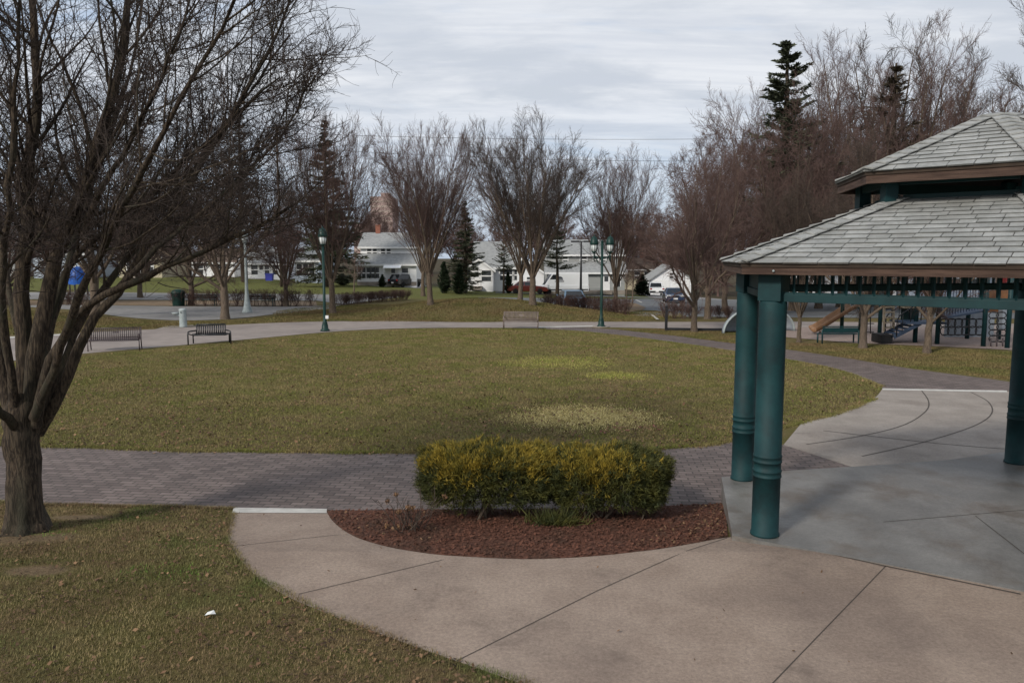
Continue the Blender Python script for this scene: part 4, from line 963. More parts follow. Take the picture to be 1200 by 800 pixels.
    def fascia(ring, z1, z0, name, inset):
        for i in range(6):
            a, b = ring[i], ring[(i + 1) % 6]
            a2, b2 = O + (a - O) * (1 - inset), O + (b - O) * (1 - inset); a3, b3 = O + (a - O) * (1 - inset - .012), O + (b - O) * (1 - inset - .012)
            mb = MB(); mb.add([L(a2, z0), L(b2, z0), L(b3, z0), L(a3, z0), L(a2, z1), L(b2, z1), L(b3, z1), L(a3, z1)], [(3, 2, 1, 0), (4, 5, 6, 7), (0, 1, 5, 4), (1, 2, 6, 5), (2, 3, 7, 6), (3, 0, 4, 7)])
            mb.build(name, 'cedar', root)
    fascia(PE, EZ - .012, EZ - .145, 'fascia', .004)
    fascia(UE, UZ0 - .012, UZ0 - .165, 'fascia', .008)
    # soffit under the eave and dark underside of the lantern roof
    mb = MB(); inn = [O + (p - O) * .82 for p in PE]; ou = [O + (p - O) * .975 for p in PE]
    for i in range(6): j = (i + 1) % 6; mb.add([L(ou[i], EZ - .125), L(ou[j], EZ - .125), L(inn[j], EZ - .125), L(inn[i], EZ - .125), L(ou[i], EZ - .105), L(ou[j], EZ - .105), L(inn[j], EZ - .105), L(inn[i], EZ - .105)], [(0, 1, 2, 3), (4, 5, 6, 7), (3, 2, 6, 7), (0, 1, 5, 4)])
    mb.build('soffit', 'dark_wood', root)
    # beams and slatted friezes between the columns
    for i in range(6):
        a, b = CO[i], CO[(i + 1) % 6]; d = (b - a).normalized(); n = Vector((-d.y, d.x))
        a1, b1 = a + d * .1, b - d * .1
        mb = MB()
        mb.bar(L(a1, -.515), L(b1, -.515), .09 * K, .10 * K)
        mb.build('beam', 'teal_dark', root, bevel=.004)
        mb = MB(); mb.bar(L(a1, -.165), L(b1, -.165), .07 * K, .06 * K); mb.build('top_rail', 'teal_dark', root)
        if i == 0:
            mb = MB(); mb.bar(L(a1, -.355), L(b1, -.355), .03, .215 * K); mb.build('panel', 'teal_dark', root)
            continue
        mb = MB(); mb.bar(L(a1, -.458), L(b1, -.458), .03 * K, .03 * K); mb.bar(L(a1, -.205), L(b1, -.205), .03 * K, .02 * K)
        ln = (b1 - a1).length; k = int(ln / .155)
        for s in range(1, k):
            p = a1 + (b1 - a1) * (s / k); q = p + n * .045
            mb.bar(L(p, -.193), L(p, -.47), .05 * K, .022 * K)
        mb.build('frieze', 'teal_dark', root)
    # lantern: posts, beams
    for i in range(6):
        p = O + (PE[i] - O) * .45; q = O + (PE[(i + 1) % 6] - O) * .45
        mb = MB(); mb.bar(L(p, TZ - .1), L(p, UZ0 + .04), .17 * K); mb.build('lantern_post', 'teal_dark', root)
        mb = MB(); mb.bar(L(p + (q - p) * .08, UZ0 - .10), L(q + (p - q) * .08, UZ0 - .10), .08, .14); mb.build('lantern_beam', 'teal_dark', root)
        p2 = O + (PE[i] - O) * .405; q2 = O + (PE[(i + 1) % 6] - O) * .405
        mb = MB(); mb.bar(L(p2 + (q2 - p2) * .03, TZ + .02), L(q2 + (p2 - q2) * .03, TZ + .02), .03, .06); mb.build('flashing', 'teal_dark', root)
    # ceiling boards closing the lantern from below, ring of rafters
    for i in range(6):
        p = O + (PE[i] - O) * .93; q = O + (PE[i] - O) * .42
        mb = MB(); mb.bar(L(p, EZ - .10), L(q, TZ - .14), .06, .1); mb.build('rafter', 'dark_wood', root)
    # a small bolt on the front fascia
    a, b = PE[0], PE[5]; p = a + (b - a) * .115; p = O + (p - O) * .999; mb = MB(); mb.lathe([(.0, 0), (.014, .002), (.014, .012), (.004, .018)], 10); o = mb.build('bolt', 'pale_metal', root); o.location = L(p, EZ - .10); o.rotation_euler = (R(90), 0, R(-30))
pavilion()

# ------------------------------------------------------------------ benches
def slat_bench(label, m, loc, rz, w=1.8, group='dark metal benches along the walk'):
    r = thing('park_bench', label, 'bench', loc, rz, group)
    n = 26; mb = MB(); bk = MB()
    for i in range(n):
        x = -w / 2 + .05 + (w - .1) * i / (n - 1)
        mb.tube([(x, -.42, .41), (x, -.36, .445), (x, -.15, .43), (x, .03, .42), (x, .07, .45)], .024, 5)
        bk.tube([(x, .07, .45), (x, .13, .62), (x, .19, .86)], .022, 5)
    for (y, z) in ((-.42, .41), (.05, .425)): mb.tube([(-w / 2, y, z), (w / 2, y, z)], .018, 6)
    for (y, z) in ((.195, .87), (.085, .50)): bk.tube([(-w / 2, y, z), (w / 2, y, z)], .02, 6)
    bk.box((0, .145, .70), (.26, .012, .07), M=Matrix.Rotation(R(-14), 4, 'X'))
    mb.build('seat', m, r); bk.build('backrest', m, r)
    for s in (-1, 1):
        x = s * w / 2
        g = MB(); g.tube([(x, -.40, 0), (x, -.40, .40)], .022, 7); g.build('leg', m, r)
        g = MB(); g.tube([(x, .16, 0), (x, .06, .42), (x, .2, .88)], .022, 7); g.build('leg', m, r)
        g = MB(); g.tube([(x, -.40, .38), (x, -.43, .56), (x, -.38, .64), (x, -.2, .655), (x, .14, .65)], .02, 7); g.build('armrest', m, r)
    return r
q = P(133, 410.5); slat_bench('brown slatted metal bench with armrests, leftmost on the lawn edge near the big tree', 'metal_brown', (q.x, q.y + .2, q.z), R(17), 1.85)
q = P(610.5, 385.8); slat_bench('faded brown slatted metal bench in front of the grass mound', 'metal_tan', (q.x, q.y + .3, q.z), R(-4), 1.78)
def flat_bench(loc, rz):
    r = thing('park_bench', 'black metal bench with wide looped tube arms, between the brown bench and the lamp post', 'bench', loc, rz, 'dark metal benches along the walk')
    w = 1.15; mb = MB()
    for i in range(14): mb.tube([(-w / 2 + w * i / 13, -.3, .40), (-w / 2 + w * i / 13, .1, .40)], .03, 5)
    for y in (-.3, .1): mb.tube([(-w / 2 - .1, y, .40), (w / 2 + .1, y, .40)], .026, 6)
    mb.build('seat', 'metal_black', r)
    bk = MB()
    for i in range(14): bk.tube([(-w / 2 + w * i / 13, .1, .41), (-w / 2 + w * i / 13, .28, .80)], .032, 5)
    bk.tube([(-w / 2 - .02, .28, .81), (w / 2 + .02, .28, .81)], .03, 6); bk.tube([(-w / 2 - .02, .12, .45), (w / 2 + .02, .12, .45)], .024, 6); bk.build('backrest', 'metal_black', r)
    for s in (-1, 1):
        x = s * (w / 2 + .28)
        g = MB(); g.tube([(x, -.38, 0), (x, -.38, .46), (x * .99, -.35, .55), (x * .9, -.28, .58), (s * (w / 2), .16, .57)], .03, 8); g.build('leg', 'metal_black', r)
        g = MB(); g.tube([(x * .86, .2, 0), (x * .86, .2, .42), (s * w / 2, .12, .43)], .03, 8); g.build('leg', 'metal_black', r)
        g = MB(); g.tube([(s * (w / 2 + .08), -.3, .40), (s * (w / 2 + .2), -.34, .45), (x, -.38, .50)], .024, 7); g.build('armrest', 'metal_black', r)
q = P(244, 403.5); flat_bench((q.x, q.y + .3, q.z), R(14))
def wood_bench(loc, rz, label, swing=False, w=1.75):
    r = thing('park_bench', label, 'bench', loc, rz, 'green benches')
    s = MB()
    for y in (-.36, -.24, -.12, 0): s.box((0, y, .44), (w, .1, .03))
    s.build('seat', 'green_paint', r)
    b = MB()
    for k, z in enumerate((.55, .67, .79)): b.box((0, .08 + .03 * k, z), (w, .025, .1))
    b.build('backrest', 'green_paint', r)
    for x in (-w / 2 + .06, w / 2 - .06):
        g = MB(); g.bar((x, -.36, 0), (x, -.34, .43), .05); g.build('leg', 'teal_dark', r)
        g = MB(); g.bar((x, .1, 0), (x, .05, .43), .05); g.bar((x, .05, .43), (x, .17, .84), .045); g.build('leg', 'teal_dark', r)
        g = MB(); g.bar((x, -.38, .63), (x, .1, .63), .04); g.bar((x, -.36, .43), (x, -.36, .63), .04); g.build('armrest', 'teal_dark', r)
    return r
q = P(237, 358.2); wood_bench(q, R(4), 'green wooden bench beside the green rubbish bin, in front of the hedge', w=2.2)
q = P(306, 358.6); wood_bench(q, R(-3), 'green wooden bench just right of the pale lamp post', w=2.2)
def play_bench(loc):
    r = thing('park_bench', 'dark green bench facing the playground, its flat back towards the pavilion', 'bench', loc, 0, 'green benches'); w = 1.62
    b = MB(); b.box((0, 0, .60), (w - .1, .03, .20)); b.box((0, .01, .745), (w - .1, .03, .05)); b.build('backrest', 'teal_dark', r, bevel=.008)
    s = MB(); s.box((0, .24, .43), (w - .1, .42, .035)); s.build('seat', 'teal_dark', r)
    for x in (-w / 2 + .03, w / 2 - .03):
        g = MB(); g.tube([(x, -.06, 0), (x, -.04, .5), (x, -.02, .60)], .035, 8); g.build('leg', 'teal_dark', r)
        g = MB(); g.tube([(x, .44, 0), (x, .44, .42)], .035, 8); g.build('leg', 'teal_dark', r)
play_bench(P(984, 403))

# ------------------------------------------------------------------ lamp posts
def lantern(parent, x, z, m='green_paint', s=1.0):
    mb = MB(); mb.lathe([(.05 * s, z), (.10 * s, z + .04), (.125 * s, z + .06), (.13 * s, z + .10)], 14, (x, 0, 0)); mb.lathe([(.035 * s, z - .15), (.04 * s, z)], 10, (x, 0, 0)); h = mb.build('lantern_base', m, parent)
    mb = MB(); mb.lathe([(.125 * s, z + .10), (.165 * s, z + .28), (.175 * s, z + .42), (.165 * s, z + .47)], 16, (x, 0, 0)); mb.build('glass', 'glass_lamp', parent)
    mb = MB()
    for k in range(8):
        a = k * math.pi / 4; c, q = math.cos(a), math.sin(a)
        mb.tube([(x + .13 * c * s, .13 * q * s, z + .10), (x + .172 * c * s, .172 * q * s, z + .28), (x + .18 * c * s, .18 * q * s, z + .45)], .010, 5)
    mb.build('cage', m, parent)
    mb = MB(); mb.lathe([(.215 * s, z + .45), (.225 * s, z + .50), (.205 * s, z + .58), (.195 * s, z + .72), (.15 * s, z + .76), (.14 * s, z + .84), (.05 * s, z + .88), (.025 * s, z + .90), (.035 * s, z + .94), (.004, z + .98)], 18, (x, 0, 0)); mb.build('cap', m, parent)
def post(parent, h, m='green_paint'):
    mb = MB(); mb.lathe([(.23, 0), (.23, .08), (.17, .12), (.15, .32), (.12, .40), (.13, .44), (.085, .50), (.072, .9), (.065, h)], 18); return mb.build('post', m, parent)
q = P(381, 388); hh = toph(381, 264, q)
l1 = thing('street_lamp', 'single headed green lamp post standing on the lawn edge', 'street lamp', q)
post(l1, hh - 1.02 + .0); lantern(l1, 0, hh - 1.02, s=1.05)
mb = MB(); mb.box((.14, -.1, .72), (.14, .1, .16)); mb.build('outlet_box', 'white', l1)
q = P(704.5, 383.2); hh = toph(705, 274, q)
l2 = thing('street_lamp', 'double headed green lamp post on the path, right of the tan bench', 'street lamp', q)
post(l2, hh - .45); zl = hh - 1.02
for s in (-1, 1):
    lantern(l2, s * .42, zl)
    mb = MB(); mb.tube([(s * .05, 0, zl - .28), (s * .25, 0, zl - .2), (s * .42, 0, zl - .12)], .03, 8); mb.tube([(s * .05, 0, zl - .62), (s * .22, 0, zl - .5), (s * .30, 0, zl - .22)], .02, 6); mb.tube([(s * .42, 0, zl - .4), (s * .42, 0, zl)], .035, 8); mb.build('arm', 'green_paint', l2)
mb = MB(); mb.lathe([(.08, 0), (.07, .08), (.0, .12)], 10, (0, 0, hh - .45)); mb.build('finial', 'green_paint', l2)
mb = MB(); mb.lathe([(.46, 0), (.46, .05)], 20); mb.build('footing', 'concrete_grey', l2)
q = P(290, 366.5); l3 = thing('street_lamp', 'pale grey lamp post with a flared base on the asphalt court', 'street lamp', q)
mb = MB(); mb.lathe([(.36, 0), (.33, .1), (.22, .5), (.15, 1.0), (.11, 1.5), (.09, 2.4), (.08, 4.6)], 12); mb.build('post', 'pale_metal', l3); lantern(l3, 0, 4.6, 'pale_metal', 1.2)
q = P(680.5, 353); h = toph(680, 283, q); l4 = thing('street_lamp', 'thin black car park light pole with a flat twin head', 'street lamp', q)
mb = MB(); mb.lathe([(.13, 0), (.07, h)], 10); mb.build('post', 'metal_black', l4)
mb = MB(); mb.box((-.6, 0, h), (.75, .3, .14)); mb.box((.6, 0, h), (.75, .3, .14)); mb.box((0, 0, h), (.5, .08, .08)); mb.build('lamp_head', 'metal_black', l4)

# ------------------------------------------------------------------ bin, fountain, rail, arch
q = P(209.5, 358.5); b = thing('rubbish_bin', 'dark green domed rubbish bin at the back of the asphalt court', 'rubbish bin', q)
mb = MB(); mb.lathe([(.40, 0), (.42, .05), (.46, .85), (.48, .9), (.48, .95)], 18); mb.build('body', 'bin_green', b)
mb = MB(); mb.lathe([(.52, .95), (.52, 1.0), (.42, 1.16), (.2, 1.24), (.02, 1.26)], 18); mb.build('lid', 'bin_green', b)
mb = MB(); mb.box((0, -.46, .78), (.3, .05, .16)); mb.build('opening', 'black_plastic', b)
q = P(215, 383.3); f = thing('drinking_fountain', 'pale grey round drinking fountain with a side bowl by the walk', 'drinking fountain', q)
mb = MB(); mb.lathe([(.20, 0), (.19, .05), (.185, .85), (.20, .9), (.20, .96), (.1, 1.0)], 18); mb.build('pedestal', 'pale_metal', f)
mb = MB(); mb.lathe([(.06, .64), (.16, .70), (.21, .78), (.19, .79), (.1, .74)], 16, (-.38, 0, 0)); mb.bar((-.38, 0, .69), (-.1, 0, .64), .1); mb.build('bowl', 'pale_metal', f)
mb = MB(); mb.lathe([(.022, 0), (.03, .03), (.01, .06)], 10, (-.02, -.21, .78)); mb.build('button', 'black_plastic', f)
a = P(780.5, 387.5); z = toph(780, 358, a)
r = thing('low_rail', 'low black metal rail beside the far walk, running right from a square post', 'railing', a)
bq = P(850, 388.5) - a
mb = MB(); mb.bar((0, 0, 0), (0, 0, z), .12); mb.build('post', 'metal_black', r)
mb = MB(); mb.bar((0, 0, .10), bq + Vector((0, 0, .10)), .08, .12); mb.build('bottom_rail', 'metal_black', r)
mb = MB(); mb.bar(bq, bq + Vector((0, 0, .35)), .1); mb.build('post', 'metal_black', r)
a, c = P(848, 391), P(931, 388); mid = (a + c) / 2; w = (c - a).length; d = (c - a)
ar = thing('play_arch', 'low white rimmed half dome play shelter behind the near teal columns', 'play shelter', mid, math.atan2(d.y, d.x))
hh = toph(890, 359, mid); n = 20; vs = []; fs = []; m = 6
for k in range(n + 1):
    for j in range(m + 1):
        t = math.pi * k / n; u = j / m * math.pi / 2
        vs.append((-math.cos(t) * w / 2 * math.cos(u), math.sin(u) * 1.1, math.sin(t) * hh * math.cos(u)))
for k in range(n):
    for j in range(m): i = k * (m + 1) + j; fs.append((i, i + 1, i + m + 2, i + m + 1))
mb = MB(); mb.add(vs, fs, True); o = mb.build('shell', 'grey_panel', ar); so = o.modifiers.new('thick', 'SOLIDIFY'); so.thickness = .04
mb = MB(); mb.tube([(-math.cos(math.pi * k / n) * w / 2, 0, math.sin(math.pi * k / n) * hh) for k in range(n + 1)], .05, 8); mb.build('rim', 'pale_metal', ar)

# ------------------------------------------------------------------ playground
g0 = P(1030, 398)
pg = thing('play_structure', 'dark green climbing structure with stairs, decks and looped climbers in the playground', 'play structure', g0)
def LP(px, py, base=None):
    b = P(px, py); return b - g0
def up(px, py, d):  # height of a point seen at py, standing at depth d
    return at(px, py, d).z
posts = [(1030.5, 392), (1072, 401.5), (1098, 403.5), (1133, 397), (1152, 406), (1180, 408), (1110, 394), (1170, 398)]
pw = {}
for i, (px, py) in enumerate(posts):
    l = LP(px, py); zt = up(px, 336 if i in (2, 3, 4) else 346, l.y + g0.y) - (l.z + g0.z); pw[i] = l
    mb = MB(); mb.tube([l, l + Vector((0, 0, 3.2 if i in (1, 2, 3, 4, 5) else 2.6))], .095, 10); mb.tube([l + Vector((0, 0, 3.2 if i in (1, 2, 3, 4, 5) else 2.6)), l + Vector((0, 0, 3.28 if i in (1, 2, 3, 4, 5) else 2.68))], .11, 10); mb.build('post', 'teal_dark', pg)
def pt(px, py, d): return at(px, py, d) - g0
d0 = pw[1].y + g0.y
# deck, green panel, stairs with rails
mb = MB(); mb.bar(pt(1052, 377, d0 + .3), pt(1098, 377, d0 + .3), 1.5, .09); mb.build('deck', 'blue_metal', pg)
mb = MB(); mb.bar(pt(1056, 366, d0 + 1), pt(1072, 366, d0 + 1), .04, .85); mb.build('panel', 'bin_green', pg)
mb = MB()
A, B = pt(1041, 393, d0), pt(1072, 377, d0 + .2)
for k in range(6): q = A + (B - A) * (k / 5.5); mb.box(q, (.28, 1.0, .05))
for s in (-.5, .5): mb.bar(A + Vector((0, s, -.02)), B + Vector((0, s, -.02)), .04, .16)
mb.build('stairs', 'blue_metal', pg)
mb = MB(); mb.bar(A + Vector((-.05, -.05, -.1)), A + Vector((-.55, -.05, -.1)), .9, .36); mb.build('step_block', 'black_plastic', pg)
for s in (-.5, .5):
    mb = MB(); v = Vector((0, s, 0)); mb.tube([A + v + Vector((.1, 0, 0)), A + v + Vector((.1, 0, .75)), A + v + Vector((.25, 0, .95)), B + v + Vector((0, 0, .95)), B + v + Vector((0, 0, .1))], .025, 6)
    for t in (.3, .6): q = A + (B - A) * t + v; mb.tube([q, q + Vector((0, 0, .9))], .015, 5)
    mb.build('handrail', 'metal_black', pg)
# pale ladder left of the stairs
mb = MB(); dl = d0 + .6
for k in range(7): mb.bar(pt(1036, 390 - k * 6, dl), pt(1047, 390 - k * 6 - 1, dl), .25, .06)
for px in (1036, 1047): mb.bar(pt(px, 394, dl), pt(px, 350, dl), .08)
mb.build('ladder', 'beige', pg)
mb = MB(); mb.bar(pt(1055, 357, dl), pt(1076, 357, dl), .5, .28); mb.build('panel', 'beige', pg)
# railed bridge
d1 = pw[2].y + g0.y - .2
mb = MB(); mb.bar(pt(1103, 371, d1), pt(1152, 362.5, d1), .9, .07); mb.build('ramp', 'blue_metal', pg)
mb = MB(); n = 15
for k in range(n + 1):
    t = k / n; b_ = pt(1103 + 49 * t, 370 - 8.5 * t, d1); mb.tube([b_, b_ + Vector((0, 0, 1.0))], .018, 5)
mb.bar(pt(1103, 370, d1) + Vector((0, 0, 1.0)), pt(1152, 361.5, d1) + Vector((0, 0, 1.0)), .05)
mb.build('railing', 'blue_metal', pg)
# looped climbers
def loops(x0, x1, y0, y1, d, nx, ny, m):
    mb = MB(); rg = random.Random(nx)
    for i in range(nx):
        for j in range(ny):
            c = pt(x0 + (x1 - x0) * (i + .5) / nx, y0 + (y1 - y0) * (j + .5) / ny, d); rr = (pt(x1, y0, d) - pt(x0, y0, d)).length / nx * .62; rz = (pt(x0, y0, d) - pt(x0, y1, d)).length / ny * .6
            mb.tube([c + Vector((math.cos(a) * rr, 0, math.sin(a) * rz)) for a in [k * math.pi / 8 for k in range(17)]], .022, 5)
    for y in (y0, y1): mb.tube([pt(x0, y, d), pt(x1, y, d)], .022, 5)
    mb.build('loop_climber', m, pg)
loops(1103, 1152, 374, 392, d1 - .1, 6, 2, 'metal_black')
loops(1160, 1178, 366, 400, pw[4].y + g0.y, 2, 5, 'metal_black')
mb = MB()
for px in (1161, 1168, 1175): mb.tube([pt(px, 411, pw[4].y + g0.y - .05), pt(px, 396, pw[4].y + g0.y - .05)], .03, 6)
mb.build('climber_legs', 'metal_brown', pg)
mb = MB(); dr = pw[4].y + g0.y + 1.2
mb.bar(pt(1156, 353, dr), pt(1181, 353, dr), .06, .95); mb.build('panel', 'orange_wood', pg)
mb = MB(); mb.bar(pt(1172, 372, dr - .2), pt(1180, 372, dr - .2), .3, 1.0); mb.build('panel', 'grey_panel', pg)
mb = MB(); mb.add([pt(1090, 352, d1 + 1.4), pt(1150, 352, d1 + 1.4), pt(1150, 336, d1 + 2.4), pt(1090, 336, d1 + 2.4)], [(0, 1, 2, 3)]); o = mb.build('roof_panel', 'grey_panel', pg); so = o.modifiers.new('t', 'SOLIDIFY'); so.thickness = .06
mb = MB(); mb.bar(pt(1176, 330, dr + .5), pt(1183, 330, dr + .5), .3, .42); mb.build('topper', 'red_plastic', pg)
mb = MB(); dd = pw[1].y + g0.y + 1
mb.bar(pt(1094, 355, dd), pt(1101, 355, dd), .3, .5); mb.build('panel', 'white', pg)
# grey board wall behind the bridge
mb = MB(); d2 = d1 + 3.2; mb.bar(pt(1108, 372, d2), pt(1165, 372, d2), .08, 2.3); mb.build('wall_panel', 'grey_panel', pg)
# little ladder rings left of the trunk
mb = MB(); dq = P(1021, 391).y
for k in range(5): mb.tube([pt(1016, 389 - k * 10, dq), pt(1024, 389 - k * 10, dq)], .025, 6)
mb.tube([pt(1020, 391, dq), pt(1020, 345, dq)], .025, 6); mb.build('rung_pole', 'metal_black', pg)
# slide
s0 = P(986, 391); sl = thing('slide', 'tan plastic half tube slide in the playground, left of the stout forked tree', 'slide', s0)
ds = s0.y
path = [at(953, 385.5, ds - .3) - s0, at(959, 383, ds - .25) - s0, at(975, 373, ds - .1) - s0, at(992, 362, ds + .1) - s0, at(1001, 358, ds + .2) - s0]
mb = MB(); vs = []; fs = []; m = 8
for i, p in enumerate(path):
    t = (path[min(i + 1, 4)] - path[max(0, i - 1)]).normalized(); sd = Vector((t.y, -t.x, 0)).normalized(); un = sd.cross(t).normalized()
    if un.z < 0: un = -un
    for j in range(m + 1):
        a = math.pi * (j / m) - math.pi; vs.append(p + sd * math.cos(a) * .36 + un * (math.sin(a) * .30 + .12))
for i in range(4):
    for j in range(m): k = i * (m + 1) + j; fs.append((k, k + 1, k + m + 2, k + m + 1))
mb.add(vs, fs, True); o = mb.build('chute', 'slide_tan', sl); so = o.modifiers.new('t', 'SOLIDIFY'); so.thickness = .05
mb = MB(); q = at(986, 391, ds) - s0; mb.tube([q, q + Vector((0, 0, 2.3))], .09, 10); mb.build('post', 'green_paint', sl)
mb = MB(); mb.tube([path[1] + Vector((.1, 0, -.2)), Vector((path[1].x + .1, path[1].y, 0))], .05, 8); mb.build('support', 'slide_tan', sl)
mb = MB(); q = path[4]; mb.box(q + Vector((.25, .1, -.1)), (.6, .9, .08)); mb.tube([q + Vector((.5, .4, -.1)), Vector((q.x + .5, q.y + .4, 0))], .07, 8); mb.build('platform', 'green_paint', sl)
# ------------------------------------------------------------------ houses
def base_at(px, py, d):
    q = at(px, py, d); return q
def window(par, x, y, z, w, h, panes=1, m='white', name='window'):
    f = MB(); t = .09
    f.box((x, y - .03, z + h / 2 + t / 2), (w + 2 * t, .08, t)); f.box((x, y - .04, z - t / 2), (w + 2.6 * t, .12, t))
    for s in (-1, 1): f.box((x + s * (w / 2 + t / 2), y - .03, z), (t, .08, h - .002))
    f.box((x, y - .02, z + .02), (w, .05, .045))
    for k in range(1, panes): f.box((x - w / 2 + w * k / panes, y - .025, z), (.07, .06, h - .004))
    o = f.build(name, m, par); g = MB(); g.box((x, y - .005, z), (w, .02, h)); g.build('pane', 'pane', o); return o
def door(par, x, y, z, w=.95, h=2.05, m='white'):
    d = MB(); d.box((x, y - .03, z + h / 2), (w, .07, h)); d.box((x, y - .02, z + h + .05), (w + .2, .1, .1))
    o = d.build('door', m, par); g = MB(); g.box((x, y - .075, z + h * .72), (w * .5, .02, h * .3)); g.build('pane', 'pane', o)
    k = MB(); k.lathe([(.03, 0), (.035, .03), (.01, .05)], 8, (x + w * .38, y - .1, z + h * .48)); k.build('handle', 'black_plastic', o); return o
def slab_roof(par, x0, x1, ya, za, yb, zb, m, ov=.3, t=.16, name='roof'):
    mb = MB(); dx = ov; mb.prism([(x0 - dx, ya, za), (x1 + dx, ya, za), (x1 + dx, yb, zb), (x0 - dx, yb, zb)], (0, 0, t)); o = mb.build(name, m, par)
    e = MB(); e.box(((x0 + x1) / 2, ya - .012 if ya < yb else ya + .012, za + t / 2 - .01), (x1 - x0 + 2 * dx + .02, .03, t + .06)); e.build('gutter', 'white', o); return o
def steps(par, x, y, z, w=1.3):
    m = MB(); m.box((x, y - .3, z - .2), (w, .6, .4)); m.box((x, y - .75, z - .3), (w, .3, .25)); m.build('steps', 'concrete_grey', par)
def cape(px0, px1, d, py, label, wall, chim=True, porch=True, winx=(-.55, -.4, -.25, -.1), doorx=.5, awn=False, dwin=((-.62, .55), (-.38, .55), (.0, .55), (.22, .55)), sidewin=.8):
    q = base_at((px0 + px1) / 2, py, d); w = (px1 - px0) * d / F
    r = thing('house', label, 'house', q)
    hw = w / 2
    mb = MB(); prof = [(0, -1.2), (0, 2.5), (2.4, 3.75), (2.4, 4.7), (6.2, 6.55), (9.6, 4.9), (9.6, -1.2)]
    mb.prism([(-hw, y, z) for y, z in prof], (w, 0, 0)); mb.build('wall', wall, r)
    slab_roof(r, -hw, hw, -.4, 2.42, 2.385, 3.80, 'roof_grey', name='porch_roof')
    slab_roof(r, -hw, hw, 2.05, 4.62, 6.2, 6.62, 'roof_grey'); slab_roof(r, -hw, hw, 10.0, 4.72, 6.203, 6.62, 'roof_grey')
    mb = MB(); mb.box((0, -.03, .12), (w + .06, .08, .5)); mb.build('foundation', 'concrete_grey', r)
    for x, ww in dwin: window(r, x * hw, 2.4, 4.18, ww, .78)
    for x in winx: window(r, x * hw, 0, 1.5, w * .062, 1.35)
    if sidewin: window(r, sidewin * hw, 0, 1.45, .8, 1.3)
    door(r, doorx * hw, 0, .3, m='white'); steps(r, doorx * hw, 0, .3)
    if awn:
        mb = MB(); x = doorx * hw; mb.prism([(x - 1.1, -.05, 2.6), (x + 1.1, -.05, 2.6), (x + 1.1, -1.2, 2.15), (x - 1.1, -1.2, 2.15)], (0, 0, -.08))
        for s in (-1.02, 1.02): mb.bar((x + s, -1.12, .0), (x + s, -1.12, 2.14), .06)
        mb.build('awning', 'white', r)
    if chim: mb = MB(); mb.box((-.55 * hw, 6.2, 6.9), (.6, .6, 1.6)); mb.box((-.55 * hw, 6.2, 7.72), (.7, .7, .1)); mb.build('chimney', 'brick', r)
    return r
cape(419, 488, 98, 333.5, 'two storey white house with grey roof, red brick chimney and white door awning', 'siding', awn=True, winx=(-.92, -.78, -.62, -.47, -.32), doorx=.22, dwin=((-.70, .5), (-.50, .5), (-.22, .5), (-.02, .5)), sidewin=.62)
cape(641, 732, 96, 343.5, 'two storey grey house with shed dormer behind the white van', 'siding_grey', chim=False, winx=(-.78, -.6, -.42, -.24, -.06), doorx=.52, dwin=((-.02, .8), (.30, .6), (.50, .6), (-.5, .6)), sidewin=.80)
def gable_house(px0, px1, d, py, eave, ridge, label, wall, roof='roof_grey', front=True, depth=9, wins=(), dr=None, rz=0, chim=False):
    """ridge along x unless front: then the gable faces the street"""
    q = base_at((px0 + px1) / 2, py, d); w = (px1 - px0) * d / F; k = d / F; ez, rzv = (py - eave) * k, (py - ridge) * k; hw = w / 2
    r = thing('house', label, 'house', q, rz)
    mb = MB()
    if front:
        mb.prism([(-hw, 0, -1.2), (hw, 0, -1.2), (hw, 0, ez), (0, 0, rzv), (-hw, 0, ez)], (0, depth, 0)); mb.build('wall', wall, r)
        for s in (-1, 1):
            m = MB(); sl = (rzv - ez) / hw; m.prism([(s * (hw + .35), -.35, ez - sl * .35), (0.001 * s, -.35, rzv), (.001 * s, depth + .35, rzv), (s * (hw + .35), depth + .35, ez - sl * .35)], (0, 0, .16)); rf = m.build('roof', roof, r)
            m = MB(); m.prism([(s * (hw + .36), -.37, ez - sl * .36 - .16), (0.002 * s, -.37, rzv - .16), (.002 * s, -.37, rzv + .17), (s * (hw + .36), -.37, ez - sl * .36 + .17)], (0, -.05, 0)); m.build('bargeboard', 'white', rf)
    else:
        mb.prism([(-hw, 0, -1.2), (-hw, 0, ez), (-hw, depth / 2, rzv), (-hw, depth, ez), (-hw, depth, -1.2)], (w, 0, 0)); mb.build('wall', wall, r)
        slab_roof(r, -hw, hw, -.4, ez - .12, depth / 2, rzv, roof); slab_roof(r, -hw, hw, depth + .4, ez - .12, depth / 2 + .002, rzv, roof)
    for (x, z, ww, h) in wins: window(r, x * hw, 0, z, ww, h)
    if dr is not None: door(r, dr * hw, 0, .3); steps(r, dr * hw, 0, .3)
    if chim: m = MB(); m.box((.3 * hw, depth / 2, rzv + .3), (.6, .6, 1.6)); m.build('chimney', 'brick', r)
    return r
